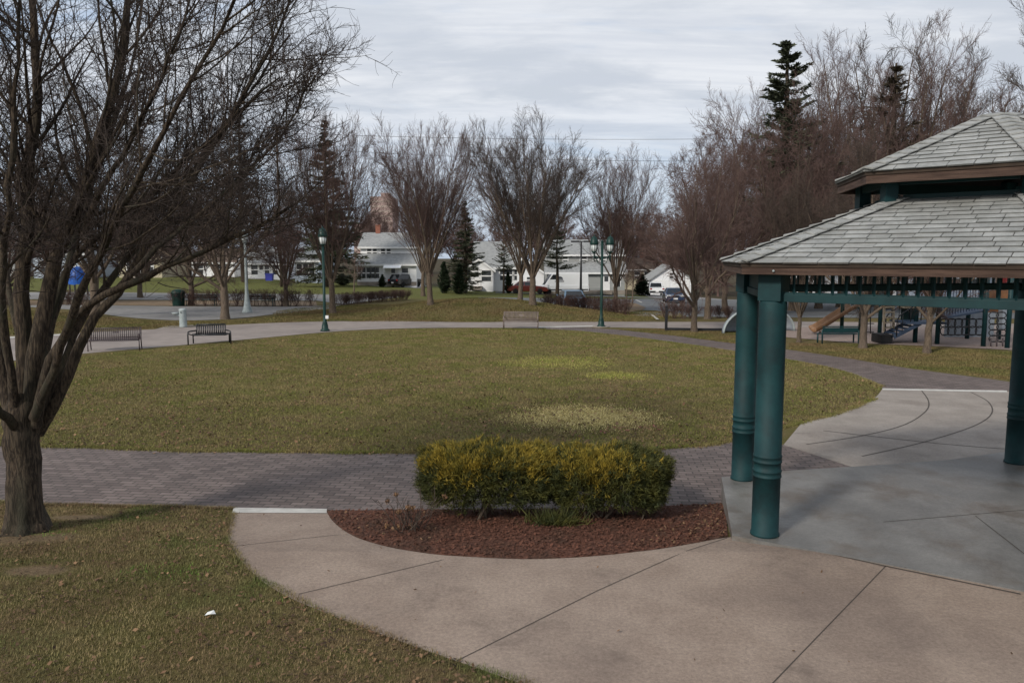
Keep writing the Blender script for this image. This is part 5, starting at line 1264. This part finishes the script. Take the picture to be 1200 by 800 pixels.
# small white house: long roof and a gabled glazed porch in front
h2 = gable_house(556, 606, 97, 337, 314, 284, 'small white house with a gabled enclosed porch and a grey roof', 'siding', front=False, depth=10, wins=((.35, 1.6, .8, 1.3), (.68, 1.6, .8, 1.3), (.9, 1.6, .5, 1.3)))
pr = MB(); k = 94 / F; hw = 33 * k / 2; cx = (562 - 581) * k; ez, rzv = 22 * k, 34 * k
pr.prism([(cx - hw, -2.8, -1.2), (cx + hw, -2.8, -1.2), (cx + hw, -2.8, ez), (cx, -2.8, rzv), (cx - hw, -2.8, ez)], (0, 3.2, 0)); po = pr.build('porch', 'siding', h2)
for s in (-1, 1):
    m = MB(); sl = (rzv - ez) / hw; m.prism([(cx + s * (hw + .3), -3.1, ez - sl * .3), (cx + .001 * s, -3.1, rzv), (cx + .001 * s, 2.4, rzv), (cx + s * (hw + .3), 2.4, ez - sl * .3)], (0, 0, .15)); m.build('porch_roof', 'roof_grey', po)
    m = MB(); m.prism([(cx + s * (hw + .31), -3.12, ez - sl * .31 - .14), (cx + .002 * s, -3.12, rzv - .14), (cx + .002 * s, -3.12, rzv + .16), (cx + s * (hw + .31), -3.12, ez - sl * .31 + .16)], (0, -.05, 0)); m.build('bargeboard', 'white', po)
window(h2, cx + hw * .52, -2.8, 1.55, 1.15, 1.3); window(h2, cx - hw * .75, -2.8, 1.55, .6, 1.3); door(h2, cx - hw * .16, -2.8, .3, .95, 2.0); steps(h2, cx - hw * .16, -2.8, .3)
gable_house(586, 640, 112, 340, 322, 303, 'white garage roofed outbuilding between the white gabled house and the grey house', 'siding', front=True, depth=8, wins=((.3, 1.5, .9, .8),))
gable_house(346, 374, 100, 329.5, 306, 290, 'pale blue house with three front windows behind the spruce', 'siding_blue', front=False, wins=((-.6, 1.5, .75, 1.5), (-.1, 1.5, .75, 1.5), (.4, 1.5, .75, 1.5)))
gable_house(288, 332, 104, 329, 309, 291, 'white bungalow with a grey roof left of the pale blue house', 'siding', front=False, wins=((-.5, 1.5, .9, 1.3), (.1, 1.5, .9, 1.3), (.6, 1.5, .7, 1.3)), dr=-.15)
gable_house(225, 275, 106, 328, 308, 292, 'white house with dark brown roof behind the asphalt court', 'siding', 'roof_brown', front=False, wins=((-.6, 1.5, .9, 1.2), (.4, 1.5, .9, 1.2)), dr=.05)
gable_house(140, 190, 102, 326, 300, 276, 'cream house behind the dark conifer on the left', 'siding_cream', 'roof_brown', front=True, wins=((-.45, 1.6, .9, 1.4), (.45, 1.6, .9, 1.4), (0, 4.2, .8, 1.0)), dr=0)
gable_house(40, 100, 100, 326, 298, 275, 'grey blue house behind the stems of the big tree', 'siding_blue', front=False, wins=((-.6, 1.5, .9, 1.4), (-.1, 1.5, .9, 1.4), (.5, 1.5, .9, 1.4)))
gable_house(-45, 18, 104, 325, 294, 270, 'pale grey house at the left edge', 'siding_grey', front=True, wins=((-.4, 1.6, .9, 1.4), (.4, 1.6, .9, 1.4)))
gable_house(735, 768, 140, 333, 316, 303, 'brown roofed house partly hidden left of the white garage', 'siding_cream', 'roof_brown', front=False, wins=((-.3, 1.6, 1, 1.3), (.4, 1.6, 1, 1.3)), chim=True)
gable_house(905, 962, 108, 343, 324, 306, 'white house seen under the pavilion eave behind the slide', 'siding', front=False, wins=((-.5, 1.5, .9, 1.3), (.3, 1.5, .9, 1.3)))
gable_house(985, 1050, 104, 345, 322, 300, 'white gabled house seen under the pavilion eave behind the stout forked tree', 'siding', front=True, wins=((-.4, 1.5, .9, 1.3), (.4, 1.5, .9, 1.3)))
gable_house(1075, 1165, 100, 346, 320, 298, 'pale grey house seen under the pavilion eave behind the play structure', 'siding_blue', front=False, wins=((-.5, 1.5, .9, 1.3), (0, 1.5, .9, 1.3), (.5, 1.5, .9, 1.3)))
# garage with two white doors
q = base_at(786, 344, 118); w = 47 * 118 / F; hw = w / 2; k = 118 / F; ez, rzv = 21 * k, 33 * k
ga = thing('garage', 'white gabled two door garage behind the pickup and sedan', 'garage', q)
mb = MB(); mb.prism([(-hw, 0, -.8), (hw, 0, -.8), (hw, 0, ez * .8), (0, 0, rzv), (-hw, 0, ez * .8)], (0, 7, 0)); mb.build('wall', 'siding', ga)
for s in (-1, 1):
    m = MB(); sl = (rzv - ez * .8) / hw; m.prism([(s * (hw + .3), -.3, ez * .8 - sl * .3), (.001 * s, -.3, rzv), (.001 * s, 7.3, rzv), (s * (hw + .3), 7.3, ez * .8 - sl * .3)], (0, 0, .15)); m.build('roof', 'roof_grey', ga)
    m = MB(); m.box((s * hw * .48, -.03, 1.05), (hw * .84, .06, 2.1))
    for z in (.55, 1.05, 1.55): m.box((s * hw * .48, -.065, z), (hw * .84, .02, .03))
    m.build('garage_door', 'white', ga)
window(ga, .05, 0, ez * .8 + .55, .6, .8)
# distant towers
def tower(px0, px1, d, ytop, label, m, m2, ybase=300, floors=8):
    a, b = at(px0, ybase, d), at(px1, ybase, d); w = b.x - a.x; h = at(px0, ytop, d).z; r = thing('tower_block', label, 'building', ((a.x + b.x) / 2, d, 0))
    mb = MB(); mb.box((0, 0, h / 2 - 4), (w, 20, h + 8)); mb.build('wall', m, r)
    fh = h / floors
    mb = MB()
    for f in range(1, floors): mb.box((0, -10.03, f * fh), (w * .92, .06, fh * .28))
    mb.build('windows', m2, r)
    mb = MB(); mb.box((w * .1, 0, h + 1.2), (w * .4, 8, 2.4)); mb.build('roof_house', m, r)
tower(439, 464, 420, 232, 'distant pinkish brick tower block above the roofs', 'far_brick', 'far_tan', floors=14)
tower(420, 452, 380, 263, 'distant lower pink brick block left of the tower', 'far_brick', 'far_tan', floors=8)
# blue tarpaulin cover and bins
q = P(92, 346); d = q.y; q0 = at(92, 334, d)
t = thing('covered_climber', 'bright blue tarpaulin cover draped over a frame behind the left hedge', 'tarpaulin', (q0.x, d, q.z))
w = 21 * d / F / 2; zt = at(92, 313, d).z - q.z; zb = at(92, 333, d).z - q.z; rgp = random.Random(4)
mb = MB(); vs = []; n = 20
for i, (rr, z) in enumerate(((1.0, zb), (1.02, zb + (zt - zb) * .3), (.9, zb + (zt - zb) * .6), (.66, zb + (zt - zb) * .86), (.3, zt), (.02, zt + .05))):
    for j in range(n): a = 2 * math.pi * j / n; k = rr * w * (1 + rgp.uniform(-.05, .05)); vs.append((k * math.cos(a), k * math.sin(a) * .8, z + rgp.uniform(-.04, .04)))
mb.add(vs, [(i * n + j, i * n + (j + 1) % n, (i + 1) * n + (j + 1) % n, (i + 1) * n + j) for i in range(5) for j in range(n)], True); mb.build('cover', 'blue_tarp', t)
for s in ((-.7, -.5), (.7, -.5), (.7, .5), (-.7, .5)): mb = MB(); mb.bar((s[0] * w, s[1] * w, 0), (s[0] * w, s[1] * w, zb + .1), .1); mb.build('leg', 'metal_black', t)
q = at(316, 329, 96); b = thing('wheelie_bin', 'blue recycling bin on the grass in front of the white bungalow', 'bin', (q.x, q.y, q.z))
mb = MB(); mb.box((0, 0, .42), (.8, .6, .8), taper=1.12); mb.build('body', 'blue_bin', b); mb = MB(); mb.box((0, 0, .88), (1.0, .75, .09)); mb.build('lid', 'blue_bin', b)
# wires and a utility pole
def wire(a, b, sag, label):
    mb = MB(); mb.tube([a + (b - a) * (i / 16) - Vector((0, 0, sag * 4 * (i / 16) * (1 - i / 16))) for i in range(17)], .02, 5, cap=False); tag(mb.build('power_line', 'metal_black'), label, 'power line')
wire(at(330, 156, 88), at(1000, 160, 88), .5, 'upper thin power line crossing the sky behind the mound trees')
wire(at(330, 172, 88), at(1000, 186, 88), .8, 'lower thin power line crossing the sky behind the mound trees')
for px, lab in ((330, 'grey utility pole hidden in the branches left of the spruce'), (1000, 'grey utility pole hidden in the brown trees on the right')):
    g = at(px, 340, 88); z0 = H(g.x, 88); zt = at(px, 150, 88).z
    r = thing('utility_pole', lab, 'utility pole', (g.x, 88, z0)); mb = MB(); mb.lathe([(.17, -.3), (.11, zt - z0 + .4)], 10); mb.build('post', 'bark', r)
    mb = MB(); mb.box((0, 0, zt - z0), (2.2, .12, .14)); mb.build('crossarm', 'bark', r)

# ------------------------------------------------------------------ vehicles (front is +y, origin on the ground)
def wheel(par, x, y, r, w=.2):
    s = 1 if x > 0 else -1; o = MB(); prof = [(r * .62, -w / 2), (r * .92, -w / 2), (r, -w / 2 + .04), (r, w / 2 - .04), (r * .92, w / 2), (r * .62, w / 2)]
    o.lathe(prof, 22); t = o.build('wheel', 'tyre', par); t.location = (x, y, r); t.rotation_euler = (0, R(90), 0)
    h = MB(); h.lathe([(r * .62, -w * .3), (r * .62, w * .36), (r * .5, w * .32), (r * .14, w * .4), (.01, w * .42)], 18); k = h.build('rim', 'rim', t)
    if s < 0: k.rotation_euler = (R(180), 0, 0)
def vehicle(name, label, cat, loc, rz, paint, L, W, body, cab, glass=True, wr=.33, axles=(.3, -.3), van=False, plate=True, frontcol=None):
    """body: side profile [(y,z)...]; cab: (y rear base, y rear top, y front top, y front base, z belt, z roof, inset)"""
    r = thing(name, label, cat, loc, rz)
    mb = MB(); n = len(body); xs = ((-W / 2, .955), (-W / 2 + .09, 1.0), (W / 2 - .09, 1.0), (W / 2, .955)); vs = []
    zc = sum(z for y, z in body) / n
    for x, k in xs:
        for y, z in body: vs.append((x, y * (k if k == 1 else .985), zc + (z - zc) * k))
    fs = [tuple(range(n))[::-1], tuple(range(3 * n, 4 * n))] + [(s * n + i, s * n + (i + 1) % n, (s + 1) * n + (i + 1) % n, (s + 1) * n + i) for s in range(3) for i in range(n)]
    mb.add(vs, fs); bo = mb.build('body', paint, r, bevel=.03)
    yr, yrt, yft, yf, zb, zr, ins = cab; hw = W / 2 - .06; ht = W / 2 - ins
    c = [(-hw, yr, zb), (hw, yr, zb), (hw, yf, zb), (-hw, yf, zb), (-ht, yrt, zr), (ht, yrt, zr), (ht, yft, zr), (-ht, yft, zr)]
    mb = MB(); mb.add(c, [(3, 2, 1, 0), (4, 5, 6, 7), (0, 1, 5, 4), (1, 2, 6, 5), (2, 3, 7, 6), (3, 0, 4, 7)]); mb.build('cabin', paint, r, bevel=.04)
    V = [Vector(v) for v in c]
    def pane(a, b, cc, d, u0, u1, v0, v1, name):
        def bl(u, v): return (a * (1 - u) + b * u) * (1 - v) + (d * (1 - u) + cc * u) * v
        q = [bl(u0, v0), bl(u1, v0), bl(u1, v1), bl(u0, v1)]; nn = (q[1] - q[0]).cross(q[2] - q[0]).normalized(); ce = sum(q, Vector()) / 4 - Vector((0, (yr + yf) / 2, (zb + zr) / 2))
        if nn.dot(ce) < 0: nn = -nn
        m = MB(); m.prism([p - nn * .01 for p in q], nn * .018); m.build(name, 'carglass', r)
    if glass:
        pane(V[3], V[2], V[6], V[7], .06, .94, .06, .92, 'windscreen')
        if not van: pane(V[0], V[1], V[5], V[4], .08, .92, .1, .9, 'rear_window')
        sp = ((.06, .46), (.5, .93)) if not van else ((.80, .97),)
        for s0, s1 in sp:
            pane(V[0], V[3], V[7], V[4], s0, s1, .12 if not van else .5, .9, 'side_window'); pane(V[1], V[2], V[6], V[5], s0, s1, .12 if not van else .5, .9, 'side_window')
    for a in axles:
        for s in (-1, 1): wheel(r, s * (W / 2 - .09), a * L, wr)
        for s in (-1, 1):
            m = MB(); m.tube([(s * (W / 2 - .025), a * L + math.cos(t) * (wr + .06), wr + math.sin(t) * (wr + .06)) for t in [k * math.pi / 10 for k in range(11)]], .035, 5); m.build('wheel_arch', 'black_plastic', r)
    yF = max(y for y, z in body); yR = min(y for y, z in body); zh = zc
    for s in (-1, 1):
        m = MB(); m.box((s * (W / 2 - .27), yF - .02, zh + .10), (.36, .10, .15)); m.build('headlight', 'headlight', r, bevel=.02)
        m = MB(); m.box((s * (W / 2 - .20), yR + .02, zh + .16), (.24 if not van else .12, .09, .18 if not van else .5)); m.build('taillight', 'taillight', r, bevel=.02)
        m = MB(); m.box((s * (W / 2 + .07), yf - .35, zb + .08), (.18, .1, .13)); m.build('wing_mirror', frontcol or paint, r, bevel=.02)
    m = MB(); m.box((0, yF + .0, zh + .05), (W * .34, .06, .16)); m.build('grille', 'black_plastic', r)
    m = MB(); m.box((0, yF + .01, zh - .22), (W * .96, .12, .2)); m.build('bumper', frontcol or 'black_plastic', r, bevel=.03)
    m = MB(); m.box((0, yR - .01, zh - .2), (W * .96, .12, .2)); m.build('bumper', frontcol or 'black_plastic', r, bevel=.03)
    if plate:
        for y in (yF + .08, yR - .08): m = MB(); m.box((0, y, zh - .17), (.42, .02, .15)); m.build('licence_plate', 'white', r)
    return r
sedan_body = [(-2.35, .32), (-2.38, .62), (-2.3, .93), (-1.5, .98), (.95, .95), (1.9, .86), (2.3, .74), (2.38, .5), (2.33, .27)]
sedan_cab = (-1.75, -1.05, .25, 1.05, .93, 1.44, .28)
q = P(789, 354.5); vehicle('sedan_car', 'dark blue sedan facing the camera at the far end of the car park', 'car', q, R(180 - 7), 'blue_car', 4.8, 1.85, sedan_body, sedan_cab, frontcol='blue_car')
pk_body = [(-2.8, .5), (-2.85, .75), (-2.8, 1.18), (-.5, 1.18), (.7, 1.15), (2.3, 1.10), (2.65, .95), (2.7, .5)]
q = P(768, 344.3); q = at(768, 343.6, 104)
pk = vehicle('pickup_truck', 'white pickup truck parked in the driveway beside the garage', 'pickup', (q.x, q.y, H(q.x, q.y) + .03), R(-6), 'white_car', 5.5, 2.0, pk_body, (-.75, -.6, .55, 1.2, 1.15, 1.85, .2), wr=.38)
q = at(475.5, 334.5, 98.5); suv_body = [(-2.2, .38), (-2.25, .7), (-2.2, 1.05), (.9, 1.06), (1.9, .98), (2.2, .8), (2.2, .36)]
vehicle('suv_car', 'black car parked in the driveway by the white awning', 'car', (q.x, q.y, H(q.x, q.y) + .03), R(-38), 'black_car', 4.6, 1.9, suv_body, (-2.1, -1.75, .35, 1.0, 1.02, 1.62, .22), wr=.36)
q = at(618, 342, 93); vehicle('red_car', 'dark red car parked in the street behind the mound trees', 'car', (q.x, 91.5, H(q.x, 91.5) + .03), R(-90), 'red_car', 4.8, 1.85, sedan_body, sedan_cab, frontcol='red_car')
q = at(668.5, 360, 59); q.z = H(q.x, q.y); vehicle('hatchback_car', 'light blue car behind the hedge, showing its pale roof and rear window', 'car', (q.x, q.y, q.z + .02), R(5), 'lightblue_car', 4.3, 1.75, [(-2.1, .35), (-2.15, .7), (-2.05, .95), (.9, .95), (1.8, .85), (2.1, .7), (2.1, .32)], (-2.0, -1.35, .25, .95, .93, 1.45, .22), frontcol='lightblue_car')
van_body = [(-3.0, .42), (-3.05, .7), (-3.03, 1.15), (1.7, 1.15), (2.55, 1.10), (2.95, .92), (3.0, .4)]
vx = at(658, 342, 94).x
vn = vehicle('panel_van', 'white high roof delivery van with a dark emblem on its side', 'van', (vx, 92.3, H(vx, 92.3) + .03), R(97), 'white_car', 6.0, 2.05, van_body, (-3.0, -2.95, 1.35, 2.35, 1.12, 2.55, .14), van=True, wr=.37, axles=(.31, -.33))
# side facing the camera is local +x when the nose points left (-x)... build the emblem on both sides
for s in (-1, 1):
    def X(z): return s * (1.025 - .06 - (z - 1.12) / (2.55 - 1.12) * .08 + .016)
    m = MB(); zs = 1.62
    m.prism([(X(1.9), .55 + .42 * math.cos(t), 1.9 + .30 * math.sin(t)) for t in [k * math.pi / 8 for k in range(9)]], (s * .004, 0, 0))
    m.prism([(X(1.8), .1, 1.76), (X(1.8), 1.0, 1.76), (X(1.8), 1.0, 1.86), (X(1.8), .1, 1.86)], (s * .004, 0, 0))
    for i in range(9): m.prism([(X(1.62), .0 + i * .125, 1.54), (X(1.62), .085 + i * .125, 1.54), (X(1.62), .085 + i * .125, 1.68), (X(1.62), .0 + i * .125, 1.68)], (s * .004, 0, 0))
    m.build('emblem', 'logo', vn)
    m = MB(); m.box((s * 1.03, -.3, .62), (.03, 5.2, .14)); m.build('side_trim', 'black_plastic', vn)

# ------------------------------------------------------------------ camera, sky, sun
cam = bpy.data.cameras.new('camera'); co = bpy.data.objects.new('camera', cam); COL.objects.link(co)
co.location = (0, 0, CZ); co.rotation_euler = (R(90) - PITCH, 0, 0); cam.sensor_width = 36; cam.lens = 27; cam.clip_end = 4000; cam.clip_start = .1
S.camera = co
SUN_AZ, SUN_EL = 222, 33       # compass style: from +y clockwise, the sun stands behind the camera to the left
w = bpy.data.worlds.new('World'); S.world = w; w.use_nodes = True
nt = w.node_tree; N = nt.nodes; Lk = nt.links; bg = N['Background']; bg.inputs['Strength'].default_value = .1
sky = N.new('ShaderNodeTexSky'); sky.sky_type = 'NISHITA'; sky.sun_disc = False; sky.sun_elevation = R(SUN_EL); sky.sun_rotation = R(SUN_AZ); sky.air_density = 1.2; sky.dust_density = 1.5
tc = N.new('ShaderNodeTexCoord'); sp = N.new('ShaderNodeSeparateXYZ'); Lk.new(tc.outputs['Generated'], sp.inputs[0])
def mth(op, a, b=None, clamp=False):
    x = N.new('ShaderNodeMath'); x.operation = op; x.use_clamp = clamp
    for i, v in enumerate((a, b)):
        if v is None: continue
        if isinstance(v, (int, float)): x.inputs[i].default_value = v
        else: Lk.new(v, x.inputs[i])
    return x.outputs[0]
zz = mth('ADD', mth('MAXIMUM', sp.outputs['Z'], 0.0), .16)
cx = mth('DIVIDE', sp.outputs['X'], zz); cy = mth('DIVIDE', sp.outputs['Y'], zz)
cb = N.new('ShaderNodeCombineXYZ'); Lk.new(cx, cb.inputs[0]); Lk.new(cy, cb.inputs[1])
def cn(sx, sy, sc, det, ro, off=0):
    mp = N.new('ShaderNodeMapping'); mp.inputs['Scale'].default_value = (sx, sy, 1); mp.inputs['Location'].default_value = (off, off * .7, 0); mp.inputs['Rotation'].default_value = (0, 0, R(4)); Lk.new(cb.outputs[0], mp.inputs[0])
    n = N.new('ShaderNodeTexNoise'); n.inputs['Scale'].default_value = sc; n.inputs['Detail'].default_value = det; n.inputs['Roughness'].default_value = ro; n.inputs['Distortion'].default_value = .35
    Lk.new(mp.outputs[0], n.inputs['Vector']); return n.outputs['Fac']
def rg_(src, a, b, lo=0, hi=1):
    r = N.new('ShaderNodeMapRange'); r.interpolation_type = 'SMOOTHSTEP'
    for k, v in (('From Min', a), ('From Max', b), ('To Min', lo), ('To Max', hi)): r.inputs[k].default_value = v
    Lk.new(src, r.inputs['Value']); return r.outputs['Result']
def mx(f, a, b):
    x = N.new('ShaderNodeMix'); x.data_type = 'RGBA'; Lk.new(f, x.inputs[0])
    for s, v in ((6, a), (7, b)):
        if isinstance(v, tuple): x.inputs[s].default_value = (*v, 1)
        else: Lk.new(v, x.inputs[s])
    return x.outputs[2]
streak = cn(.75, 1.7, 1.9, 10, .62); soft = cn(.4, .8, .8, 5, .5, 3.1)
cloud = mx(rg_(streak, .36, .64), (4.35, 4.7, 5.25), (5.9, 6.1, 6.45))
rip = cn(.35, 4.2, 1.6, 8, .6, 5.3); cloud = mx(rg_(rip, .42, .68, 0, .55), cloud, (4.3, 4.65, 5.3))
cloud = mx(rg_(soft, .40, .65), cloud, (4.75, 5.1, 5.65))
cover = mth('MULTIPLY', rg_(cn(.5, 1.2, 1.1, 7, .6, 7.7), .31, .46), rg_(sp.outputs['Z'], .02, .22, .35, 1.0))
sk2 = N.new('ShaderNodeVectorMath'); sk2.operation = 'SCALE'; Lk.new(sky.outputs[0], sk2.inputs[0]); sk2.inputs['Scale'].default_value = 1.0
gapc = N.new('ShaderNodeMix'); gapc.data_type = 'RGBA'; gapc.inputs[0].default_value = .75; Lk.new(sk2.outputs[0], gapc.inputs[6]); gapc.inputs[7].default_value = (3.3, 4.2, 5.7, 1)
Lk.new(mx(cover, gapc.outputs[2], cloud), bg.inputs['Color'])
sl = bpy.data.lights.new('sun', 'SUN'); sl.energy = 2.2; sl.angle = R(9); sl.color = (1, .94, .85); so = bpy.data.objects.new('sun', sl); COL.objects.link(so)
az, el = R(SUN_AZ), R(SUN_EL); dv = Vector((math.sin(az) * math.cos(el), math.cos(az) * math.cos(el), math.sin(el)))
so.rotation_euler = dv.to_track_quat('Z', 'Y').to_euler()
S.view_settings.view_transform = 'Standard'; S.view_settings.look = 'None'; S.view_settings.gamma = 1; S.view_settings.exposure = .48; S.view_settings.use_curve_mapping = False
S.cycles.max_bounces = 6; S.cycles.use_denoising = True
